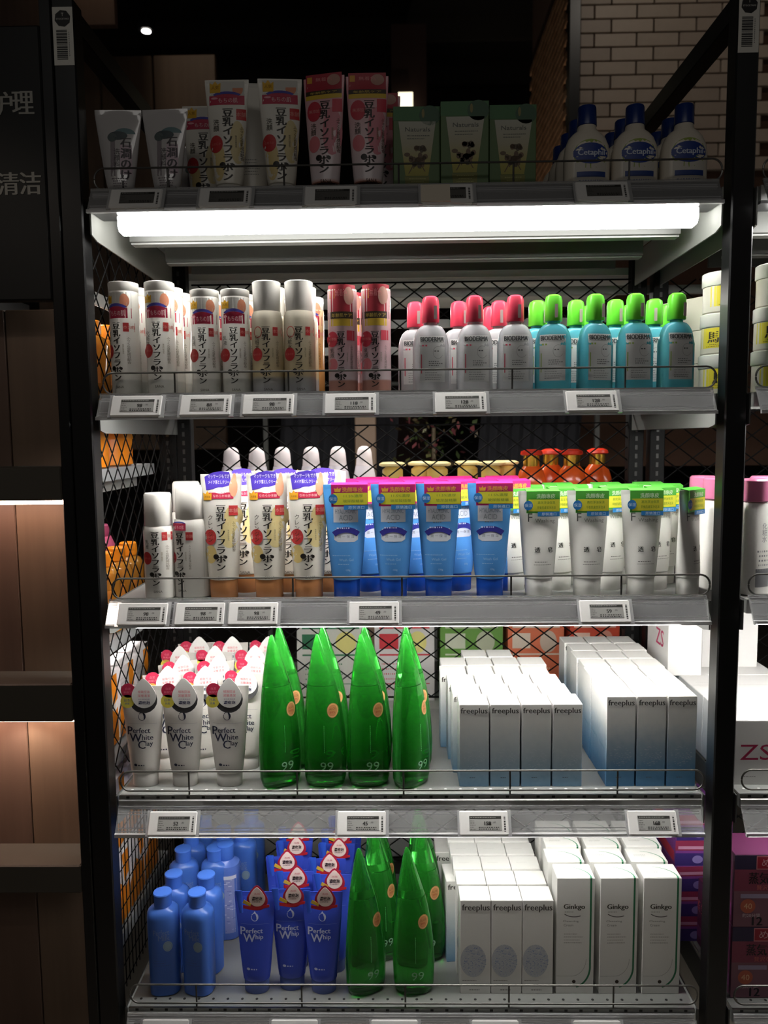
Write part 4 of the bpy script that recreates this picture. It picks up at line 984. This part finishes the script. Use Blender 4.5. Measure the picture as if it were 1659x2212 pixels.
place('fp', (Xat(990, 1960, .20), .20, z), 'pale green-blue carton left of the circle-print cartons, bottom shelf', 'carton', 'white cartons with blue circle print', sc=1.1, rz=.1)
G = 'white cartons with green line'
for c in range(3):
    for r in range(4):
        if r == 3 and c > 1: pass
        place('gk', (.3795 + c * .0985 - (0, .008, .0, .004)[r], .078 + r * .070, z), 'tall white carton with a curved green line, %s column of three, %s' % (('left', 'middle', 'right')[c], rowword(r)), 'carton', G, rz=(.0, .015, 0)[c])

# ================================================================ NEIGHBOUR BAY ON THE RIGHT
rack2 = thing('display_rack', 'next black rack bay cut off at the right picture edge', 'shelving unit')
for i in range(1, 6):
    s = shelf(rack2, i, .722, 1.9, tall_lamp=(i == 1))
mb = MB()
diamond(mb, .74, 1.9, .30, 2.0, .083, .083 * .76, .0020, lambda u, v, s: (u, .615 + .001 * s, v)); mb.build('back_wire_mesh', rack2)
def p_jar(P, lf): P.rect(-.040, .040, .014, .058, '#dccb34', 1); P.text('馬油', 0, .038, .026, '#3a3320', 3, w=.050, bold=.0008); P.lines(-.03, .03, .022, 2, .004, .0014, '#7a6c1c', 2, 3, True)
MAKERS['jar'] = mk_cyl([(0, .041, .041, 2.), (.003, .045, .045, 2.), (.058, .045, .045, 2.), (.060, .043, .043, 2.)], p_jar, mat('jar_cream', srgb('#cfc9bc'), .35),
                       [(.060, .046, .046, 2.), (.062, .0475, .0475, 2.), (.088, .0475, .0475, 2.), (.090, .045, .045, 2.)], CAPW, 'cream_jar')
jn = ['bottom', 'middle', 'top']
for a, (X, Y) in enumerate(((.715, .16), (.797, .075), (.90, .085))):
    for k in range(3):
        place('jar', (X + .002 * k, Y, Z[2] + .0905 * k), 'white jar with yellow band, %s of the stack %s the right post' % (jn[k], ('behind', 'just right of', 'farther right of')[a]), 'jar', 'yellow-banded cream jars', rz=(.1, -.25, .3)[k] - (.25, .1, 0)[a])
LIDC = mat('carton_cream', srgb('#c9c4b4'), .5)
MAKERS['creambox'] = carton(.10, .12, .075, LIDC, lambda P, w, h: (P.rect(-w * .4, w * .4, .01, .03, '#d8cf55', 1), P.text('馬油', 0, .05, .016, '#5a5644', 2)), name='carton')
for k in range(3): place('creambox', (.700, .27, Z[2] + .0765 * k), 'cream carton stacked behind the yellow jars, %s' % jn[k], 'carton', 'cream cartons behind the jars', rz=.5)
PINKCAP = mat('pink_cap', srgb('#dc7fa6'), .25, trans=.15)
def p_pb(P, lf): P.lines(-.018, .018, .10, 6, .010, .004, '#8a8a8c', 2, 2, True); P.vtext('化粧水', .0, .16, .014, '#8e8c90', 2); P.rect(-.02, .016, .02, .06, '#77777a', 2)
MAKERS['pinkb'] = mk_cyl([(0, .030, .024, 2.6), (.003, .034, .027, 2.6), (.185, .034, .027, 2.6), (.20, .026, .024, 2.3), (.205, .021, .021, 2.)], p_pb, WHITE,
                         [(.205, .028, .028, 2.), (.207, .030, .030, 2.), (.250, .029, .029, 2.), (.254, .025, .025, 2.)], PINKCAP, 'toner_bottle')
for k, (px, Y, l) in enumerate(((1515, .20, 'left of the right post, rear'), (1545, .13, 'hidden partly by the right post'), (1630, .06, 'right of the right post, front'), (1645, .16, 'right of the right post, rear'))):
    place('pinkb', (Xat(px, 1150, Y), Y, Z[3]), 'white bottle with translucent pink cap, ' + l, 'bottle', 'pink-capped white bottles', rz=.2 * k)
ZC = mat('carton_white_grey', srgb('#cfcdcb'), .5)
MAKERS['zs'] = carton(.088, .17, .20, mat('carton_white_bright', srgb('#dedcd8'), .5), None, side=lambda P, d, h: P.text('ZS', .02, .088, .045, '#c2406a', 2, w=.06, bold=.001))
MAKERS['zsf'] = carton(.26, .165, .148, ZC, lambda P, w, h: (P.text('ZS', -.075, .075, .036, '#a0224a', 2, w=.07), P.lines(-.1, -.06, .02, 1, .01, .002, '#8a8886', 1)), lambda P, w, d: (P.lines(-.11, -.02, .02, 2, .03, .0014, '#a9a7a5', 1, 2), P.rect(-.125, .125, -.003, 0, '#b9b7b4', 1)), name='carton')
for k in range(3): place('zsf', (.850, .13 + .168 * k, Z[4]), 'flat wide white carton at the bottom right of the post, %s' % rowword(k), 'carton', 'white cartons with pink letters')
place('zs', (.7315, .46, Z[4] + .1490), 'upright white carton with pink letters on its side, left of the right post', 'carton', 'white cartons with pink letters')
MAKERS['zsu'] = carton(.15, .10, .17, ZC, None, name='carton')
place('zsu', (.88, .55 - .05, Z[4] + .1490), 'upright plain grey-white carton right of the post, above the flat cartons', 'carton', 'white cartons with pink letters')
def p_eye(P, w, h):
    P.rect(-w / 2, w / 2, h * .5, h * .80, '#8f3f58', 1, .05); P.rect(-w / 2, w / 2, h * .80, h, '#332a4c', 1, .05); P.rect(-w / 2, w / 2, 0, h * .5, '#8a5c6c', 1, .05)
    P.rect(-.072, .08, h * .80, h * .99, '#d88a94', 2); P.rect(-.070, .078, h * .815, h * .975, '#a52438', 3); P.text('めぐりズム', .0, h * .90, h * .12, '#e8b8c0', 4, w=.120); P.text('蒸気でアイマスク', .005, h * .68, h * .16, '#221a22', 3, w=.185, bold=.0006); P.text('贅沢な 蒸気浴', -.03, h * .55, h * .07, '#d8766c', 3)
    P.rect(-.105, -.04, h * .40, h * .46, '#a99ab8', 2); P.ell(-.088, h * .29, h * .10, h * .10, '#c2644c', 3); P.text('40', -.088, h * .29, h * .08, '#e8c09a', 4); P.text('約20分間', -.080, h * .16, h * .055, '#dcc9d0', 3)
    P.text('12', -.066, h * .08, h * .12, '#1c1420', 3, bold=.0008)
    for k in range(5): P.poly([(.0 + .012 * k, h * .02), (.004 + .012 * k, h * .02), (.035 - .01 * k, h * (.22 + .03 * k)), (.032 - .01 * k, h * (.22 + .03 * k))], '#7a4438', 2)
EYE = mat('eyemask_side', srgb('#5e2a4c'), .45)
MAKERS['eye'] = carton(.24, .10, .17, EYE, p_eye, side=lambda P, d, h: (P.text('蒸気', 0, h * .6, .03, '#d86a78', 2), P.rect(-d * .4, d * .4, .02, .05, '#7a3a70', 1)), name='carton')
for k in range(3):
    place('eye', (.852, .085, Z[5] + .0015 + .1715 * k) if k < 2 else (.852, .22, Z[5]), 'pink and purple eye-mask carton right of the post, %s' % ('lower of the front stack', 'upper of the front stack', 'behind the stack')[k], 'carton', 'pink and purple eye-mask cartons')
def p_flat(P, w, h): P.rect(-w / 2, w / 2, h * .60, h, '#8f3050', 1, .05); P.rect(-w / 2, w / 2, 0, h * .5, '#3d2d70', 1, .05); P.rect(-w * .45, w * .2, h * .66, h * .78, '#c08aa8', 2); P.ell(-w * .1, h * .25, h * .2, h * .16, '#8a7ab8', 2)
MAKERS['flat'] = carton(.14, .18, .066, mat('purple_side', srgb('#7a3f8a'), .45), p_flat, side=lambda P, d, h: P.rect(-d * .45, d * .45, .006, .034, '#c23a50', 1, .03), name='carton')
for k in range(5):
    place('flat', (.742, .33, Z[5] + .0672 * k), 'flat red and purple carton seen left of the right post, layer %s from shelf' % ORD[k].replace('front', 'first'), 'carton', 'flat red and purple cartons', rz=.02 * (k % 3))

# ================================================================ LEFT SIDE: end bay seen through the wire side panel
rack3 = thing('display_rack', 'end-cap rack of orange goods seen through the left wire panel', 'shelving unit')
for i, zz in enumerate((1.655, 1.500, 1.085, .80, .34)):
    mb = MB(); mb.box(-1.06, -.715, .14, .58, zz - .03, zz, mat('end_shelf', srgb('#9fa1a2'), .4)); mb.build('shelf', rack3)
mb = MB(); mb.box(-1.08, -1.06, .14, .60, .2, 1.95, BLACK); mb.build('back_panel', rack3)
for zz in (1.93, 1.622, 1.465, 1.045, .755):
    mb = MB(); mb.box(-.80, -.775, .15, .56, zz - .014, zz - .003, mat('end_lamp', (1, .98, .94), emit=LAMP * .55)); mb.build('led_lamp', rack3)
    mb = MB(); mb.box(-.81, -.765, .145, .57, zz - .003, zz + .004, GREY); mb.box(-.768, -.764, .143, .572, zz - .028, zz + .004, GREY); mb.box(-.81, -.764, .141, .145, zz - .028, zz + .004, GREY); mb.build('lamp_holder', rack3)  # drop lips added to hide the lamp strips from the camera
OR1 = mat('orange_plastic', srgb('#e88a1e'), .3); OR2 = glassy('amber_liquid', (.85, .36, .05), .55, .1); PKL = mat('pink_bottle', srgb('#c85a7c'), .25, trans=.3)
MAKERS['orjar'] = mk_cyl([(0, .070, .070, 2.), (.004, .078, .078, 2.), (.070, .078, .078, 2.)], None, OR1, [(.069, .079, .079, 2.), (.071, .080, .080, 2.), (.100, .080, .080, 2.), (.103, .077, .077, 2.)], mat('orange_lid', srgb('#f09a2a'), .35), 'orange_tub')
for k, Y in enumerate((.225, .40)):
    place('orjar', (-.797, Y, 1.5005), 'large plain orange tub behind the left wire panel, %s' % ('nearer' if k == 0 else 'farther'), 'tub', 'orange tubs')
MAKERS['orbot'] = mk_cyl([(0, .034, .034, 2.2), (.004, .040, .040, 2.2), (.14, .040, .040, 2.2), (.16, .032, .032, 2.), (.168, .020, .020, 2.)], lambda P, lf: P.rect(-.03, .03, .05, .11, '#d88a3a', 1), OR2, [(.167, .022, .022, 2.), (.169, .024, .024, 2.), (.20, .023, .023, 2.), (.203, .02, .02, 2.)], OR1, 'pump_bottle')
MAKERS['pkbot'] = mk_cyl([(0, .030, .030, 2.2), (.004, .036, .036, 2.2), (.19, .036, .036, 2.2), (.215, .026, .026, 2.)], None, PKL, [(.214, .022, .022, 2.), (.216, .023, .023, 2.), (.245, .022, .022, 2.), (.248, .018, .018, 2.)], mat('rose_cap', srgb('#8a3a56'), .3), 'pump_bottle')
for k, Y in enumerate((.185, .28, .375, .47)):
    place('orbot', (-.762, Y, 1.0855), 'amber bottle behind the left wire panel beside the white bottles, %s from front' % ORD[k].replace('front', 'first'), 'bottle', 'amber bottles behind wire')
    place('pkbot', (-.85, Y + .04, 1.0855), 'rose bottle behind the amber ones, %s from front' % ORD[k].replace('front', 'first'), 'bottle', 'rose bottles behind wire')
def bagp(P, w, h): P.poly([(-w * .47, h * .4), (-w * .1, h * .62), (w * .3, h * .45), (w * .47, h * .5), (w * .47, h * .06), (-w * .47, h * .06)], '#e2851c', 1); P.poly([(w * .1, h * .93), (w * .47, h * .93), (w * .47, h * .6), (w * .2, h * .55)], '#e2851c', 1); P.lines(-w * .4, w * .1, h * .8, 5, .012, .003, '#b9b4b4', 1, 3)
for k in range(4): place('orbot', (-.765, .19 + .09 * k, 1.6555), 'amber bottle on the upper end shelf behind the left wire panel, %s from front' % ORD[k].replace('front', 'first'), 'bottle', 'amber bottles, upper end shelf')
MAKERS['orbag'] = carton(.115, .05, .20, mat('white_film_pack', srgb('#ddd6d6'), .5), bagp, name='refill_pack', bev=.012)
MAKERS['pkbag'] = carton(.10, .05, .19, mat('pink_film_pack', srgb('#d07286'), .5), None, name='refill_pack', bev=.012)
for k in range(3): place('orbag', (-.755, .20 + .125 * k, .8005), 'orange and white refill pack behind the left panel, fourth shelf level, %s from front' % ORD[k].replace('front', 'first'), 'refill pack', 'orange refill packs', rz=R(90))
for k in range(3): place('pkbag', (-.86, .20 + .12 * k, .8005), 'pink refill pack behind the orange packs, %s from front' % ORD[k].replace('front', 'first'), 'refill pack', 'pink refill packs', rz=R(90))
for k in range(3):
    place('orbag', (-.748, .205 + .122 * k, .3405), 'orange and white refill pack in the lowest wire section, %s from front, lower' % ORD[k].replace('front', 'first'), 'refill pack', 'orange refill packs, lowest section', rz=R(90))
    place('orbag', (-.748, .205 + .122 * k, .5425), 'orange and white refill pack in the lowest wire section, %s from front, upper' % ORD[k].replace('front', 'first'), 'refill pack', 'orange refill packs, lowest section', rz=R(92))

# ================================================================ FAR SIDE OF THE GONDOLA (behind the back mesh)
rack4 = thing('display_rack', 'far side of the rack seen through the back wire mesh', 'shelving unit')
for i, zz in enumerate((2.04, 1.335, .735, .283)):
    mb = MB(); mb.box(-.66, .70, .645, 1.20, zz - .02, zz, GREY); mb.build('shelf', rack4)
for i, zz in enumerate((1.985, 1.91, 1.84)):
    mb = MB(); mb.box(-.58, .95, .68 + .1 * i, .70 + .1 * i, zz - .012, zz + .012, mat('grey_bar', srgb('#8f8f8c'), .4)); mb.build('crossbar', rack4)
mb = MB(); mb.box(-.6, .6, .95, .98, 1.315, 1.325, mat('far_lamp', (1, .98, .94), emit=LAMP * .9)); mb.build('led_lamp', rack4)
mb = MB(); mb.box(-.6, .6, .93, 1.0, 1.305, 1.3149, GREY); mb.build('lamp_holder', rack4)
area('far_side_fill_light', (0, .98, 2.0), (0, 0, 0), 1.2, .04, 8.0)  # unseen area light added to lighten the bars behind the mesh
PEW = mat('pearl_white_bottle', srgb('#cfc8cf'), .3)
MAKERS['farw'] = mk_cyl([(0, .034, .03, 2.2), (.004, .038, .034, 2.2), (.10, .038, .034, 2.2), (.14, .030, .028, 2.)], None, PEW, [(.14, .026, .024, 2.3), (.142, .028, .025, 2.3), (.180, .025, .022, 2.3), (.193, .022, .019, 2.3), (.199, .017, .015, 2.2), (.203, .009, .008, 2.)], mat('white_pink_cap', srgb('#dcd2d4'), .3), 'shampoo_bottle')
for k, px in enumerate((500, 555, 610, 672, 730, 787)):
    place('farw', (Xat(px, 985, .90), .90, 1.3355), 'white-capped bottle beyond the mesh above the cream tubes, %s from left' % (ORD[k] if k else 'first'), 'bottle', 'white-capped bottles beyond the mesh', rz=.2 * k)
YC = mat('pale_yellow_cap', srgb('#d8c48c'), .35)
MAKERS['fary'] = mk_cyl([(0, .028, .028, 2.), (.003, .032, .032, 2.), (.13, .032, .032, 2.), (.14, .02, .02, 2.)], None, mat('yellow_bottle', srgb('#c9a85a'), .35), [(.14, .034, .026, 2.), (.143, .042, .030, 2.), (.149, .042, .030, 2.), (.154, .030, .022, 2.)], YC, 'pump_bottle')
for k, px in enumerate((848, 910, 945, 1010, 1062, 1092)):
    place('fary', (Xat(px, 1010, .80 + .05 * (k % 2)), .80 + .05 * (k % 2), 1.3355), 'pale yellow disc-capped bottle beyond the mesh, %s from left' % (ORD[k] if k else 'first'), 'bottle', 'yellow-capped bottles beyond the mesh')
ORB = mat('orange_shampoo', srgb('#d4561e'), .2, trans=.15)
def mk_orb():
    t = thing('shampoo_bottle'); body(Loft([(0, .040, .034, 2.4), (.004, .046, .038, 2.4), (.09, .046, .038, 2.4), (.125, .036, .032, 2.2), (.14, .024, .024, 2.)]), ORB, 'bottle_body', t)
    body(Loft([(.139, .0245, .0245, 2.), (.172, .0245, .0245, 2.)]), mat('gold_neck', srgb('#c99a3c'), .22, .9), 'gold_neck', t)
    body(Loft([(.172, .030, .026, 2.), (.175, .034, .030, 2.), (.184, .032, .028, 2.), (.190, .018, .016, 2.)]), mat('red_cap', srgb('#c8321e'), .25), 'cap', t); return t
MAKERS['orb'] = mk_orb
for k, (px, Y) in enumerate(((1148, .75), (1190, .84), (1235, .75), (1290, .84))):
    place('orb', (Xat(px, 1000, Y), Y, 1.3355), 'orange bottle with gold neck and red cap beyond the mesh, %s from left' % (ORD[k] if k else 'first'), 'bottle', 'orange bottles beyond the mesh')
def farbox(name, w, h, base, frame, ytext):
    def pf(P, ww, hh):
        P.rect(-ww * .42, ww * .42, hh * .86, hh * .90, frame, 1); P.rect(-ww * .42, -ww * .1, hh * .62, hh * .80, frame, 1); P.rect(-ww * .42, ww * .42, hh * .54, hh * .56, frame, 1)
        P.ell(ww * .22, hh * .70, ww * .15, hh * .13, ytext, 2); P.lines(-ww * .38, ww * .38, hh * .45, 6, hh * .06, hh * .016, frame, 1, 7); P.rect(-ww * .42, ww * .42, hh * .2, hh * .21, frame, 1)
    return carton(w, .09, h, mat('card_' + base.strip('#'), srgb(base), .5), pf)
for k, (x0, x1, base, fr, yt, lab) in enumerate(((640, 790, '#c2c0b8', '#2f6a48', '#cfc67a', 'white carton with green bars beyond the mesh'), (808, 940, '#c2bebc', '#b8343c', '#cfc67a', 'white carton with red bars beyond the mesh'),
        (950, 1088, '#5f8a3e', '#b9bda8', '#a9ac94', 'green carton with pale label beyond the mesh'), (1096, 1220, '#c96a4a', '#cfc0b0', '#b9a898', 'orange carton with pale label beyond the mesh'), (1230, 1340, '#c24a34', '#d8b8a8', '#c98a78', 'red-orange carton at the right beyond the mesh'))):
    X0, X1 = Xat(x0, 1430, .76), Xat(x1, 1430, .76); MAKERS['far%d' % k] = farbox('f', X1 - X0 - .004, .27, base, fr, yt)
    place('far%d' % k, ((X0 + X1) / 2, .81, .7355), lab, 'carton', None)
    place('far%d' % k, ((X0 + X1) / 2, .91, .7355), lab.replace('beyond', 'in the rear row beyond'), 'carton', None)
# dark garments and plant beyond the far shelf
def cloth(name, x0, x1, y, z0, z1, m, folds=9, amp=.02):
    mb = MB(); n = 60; vs = []
    for j in range(9):
        zz = z0 + (z1 - z0) * j / 8
        for k in range(n + 1):
            t = k / n; vs.append((x0 + (x1 - x0) * t + .01 * math.sin(j), y + amp * math.sin(t * folds * 6.28 + j * .3) * (1 - .08 * j), zz))
    N = len(vs); vs += [(a, b + .006, c) for a, b, c in vs]; w = n + 1
    fs = [[j * w + k, j * w + k + 1, (j + 1) * w + k + 1, (j + 1) * w + k] for j in range(8) for k in range(n)]
    fs += [[a + N for a in f[::-1]] for f in fs]; mb.add(vs, fs, m, True); return mb
def hanger(t, xs, y, z, w):
    for xx in xs:
        m = MB(); m.tube([(xx - w / 2, y, z - .06), (xx - .02, y, z), (xx, y, z + .02), (xx, y, z + .07), (xx + .012, y, z + .085)], .004, DGREY, 6); m.tube([(xx, y, z + .02), (xx + .02, y, z), (xx + w / 2, y, z - .06)], .004, DGREY, 6); m.build('hanger', t)
t = thing('garment_rail', 'dark metal garment rail carrying the black coats beyond the mesh', 'clothes rail')
mb = MB()
for xx in (-.62, .86): mb.box(xx, xx + .02, 1.88, 1.90, 0, 1.812, DGREY); mb.box(xx, xx + .02, 1.70, 2.1, 0, .02, DGREY)
mb.bar((-.62, 1.895, 1.80), (.88, 1.895, 1.80), .009, DGREY, 8); mb.build('rail', t)
t = thing('black_coat', 'black hanging coats dimly visible beyond the back mesh', 'coat')
cloth('c', -.55, -.02, 1.9, .9, 1.72, mat('black_cloth', srgb('#15151a'), .9)).build('cloth', t); hanger(t, (-.4, -.15), 1.9, 1.72, .3)
t = thing('black_coat', 'black hanging coat beyond the orange bottles', 'coat')
cloth('c', .35, .8, 1.9, .9, 1.75, mat('black_cloth', srgb('#15151a'), .9)).build('cloth', t); hanger(t, (.55,), 1.9, 1.75, .3)
t = thing('tan_panel', 'narrow tan upright panel between the black coats beyond the mesh', 'panel')
mb = MB(); mb.box(-.20, -.11, 1.70, 1.73, .04, 1.76, mat('tan_panel', srgb('#6d5a4a'), .6), .004); mb.build('board', t); mb = MB(); mb.box(-.22, -.09, 1.62, 1.78, 0, .04, DGREY, .004); mb.build('foot', t)
t = thing('potted_plant', 'dark leafy potted plant dimly visible beyond the back mesh', 'plant')
rr = random.Random(12); mb = MB(); lm = [mat('leaf_dark_%d' % k, srgb(c), .5) for k, c in enumerate(('#2e3a1e', '#3d3322', '#5a2c30', '#4a4a2a'))]
for k in range(260):
    c = Vector((.13 + rr.gauss(0, .07), 1.6 + rr.gauss(0, .05), rr.uniform(1.30, 1.70))); d = Vector((rr.uniform(-1, 1), rr.uniform(-1, .2), rr.uniform(-.4, 1))).normalized() * rr.uniform(.02, .045); u = d.cross(Vector((rr.random(), rr.random(), 1))).normalized() * d.length * .28
    mb.add([c, c + d * .5 + u, c + d, c + d * .5 - u], [[0, 1, 2, 3]], rr.choice(lm))
o = mb.build('foliage', t); o['kind'] = 'stuff'
mb = MB(); mb.lathe([(.12, 0), (.12, .02), (.03, .04), (.03, 1.06), (.08, 1.08), (.08, 1.10)], DGREY, 20, .13, 1.6); mb.build('stand', t)
mb = MB(); mb.lathe([(.07, 1.10), (.09, 1.28), (.095, 1.29)], DGREY, 20, .13, 1.6); mb.lathe([(.012, 1.27), (.008, 1.6)], lm[1], 8, .13, 1.6); mb.build('pot', t)

# ================================================================ LEFT: sign board and cabinet standing in for reflections in a glossy end panel
t = thing('sign_board', 'black board with large white characters at the left picture edge', 'sign')
a = at(0, 55, .0); b = at(122, 648, .0)
mb = MB(); mb.box(-1.62, -.7365, .0, .03, b.z, a.z, mat('sign_black', srgb('#0c0c0b'), .5), .003); mb.build('board', t)
q = '#a5a29a'
for s_, px, py in (('护', 4, 224), ('理', 50, 222), ('清', 18, 397), ('洁', 66, 396), ('肤', -42, 224), ('部', -30, 397)):
    c = at(px, py, .0); P = Print(lambda u, v, off: (u, -.0006 - off, v)); P.text(s_, c.x, c.z, .045, q, 2, w=.043, bold=.0012); o = P.build('character', t)
t = thing('reflection_cabinet', 'brown wooden cabinet with warm lit niches, standing in for reflections in a glossy panel', 'cabinet')  # shelves and niches model the room mirrored in a glossy panel
def zc(py): return at(60, py, .0).z
mb = MB(); mb.box(-.7355, -.7115, .0, .045, 0, 2.60, BLACK, .002); mb.build('end_post', t)
x = -1.637; k = 0
while x < -.75:
    mb = MB(); mb.box(x, x + .148, .10, .118, 0.0, zc(652), WOOD if k % 2 else WOODD, .002); mb.build('plank', t); x += .15; k += 1
for (p1, p2) in ((1010, 1082), (1478, 1560), (1870, 1930)):
    mb = MB(); mb.box(-1.637, -.7365, .0, .10, zc(p2), zc(p1), mat('cabinet_shelf_grey', srgb('#4a463f'), .5), .003); mb.build('shelf', t)
for (py, e) in ((1084, 5), (1562, 8)):
    mb = MB(); mb.box(-1.637, -.7365, .03, .045, zc(py) - .008, zc(py) - .001, mat('warm_strip_%d' % py, (1, .66, .52), emit=e * 3.6)); mb.build('light_strip', t)
spot('cabinet_spot', (-.885, .03, zc(1560) - .016), (-.885, .12, zc(1790)), .5, 100, (1, .88, .75), .01)
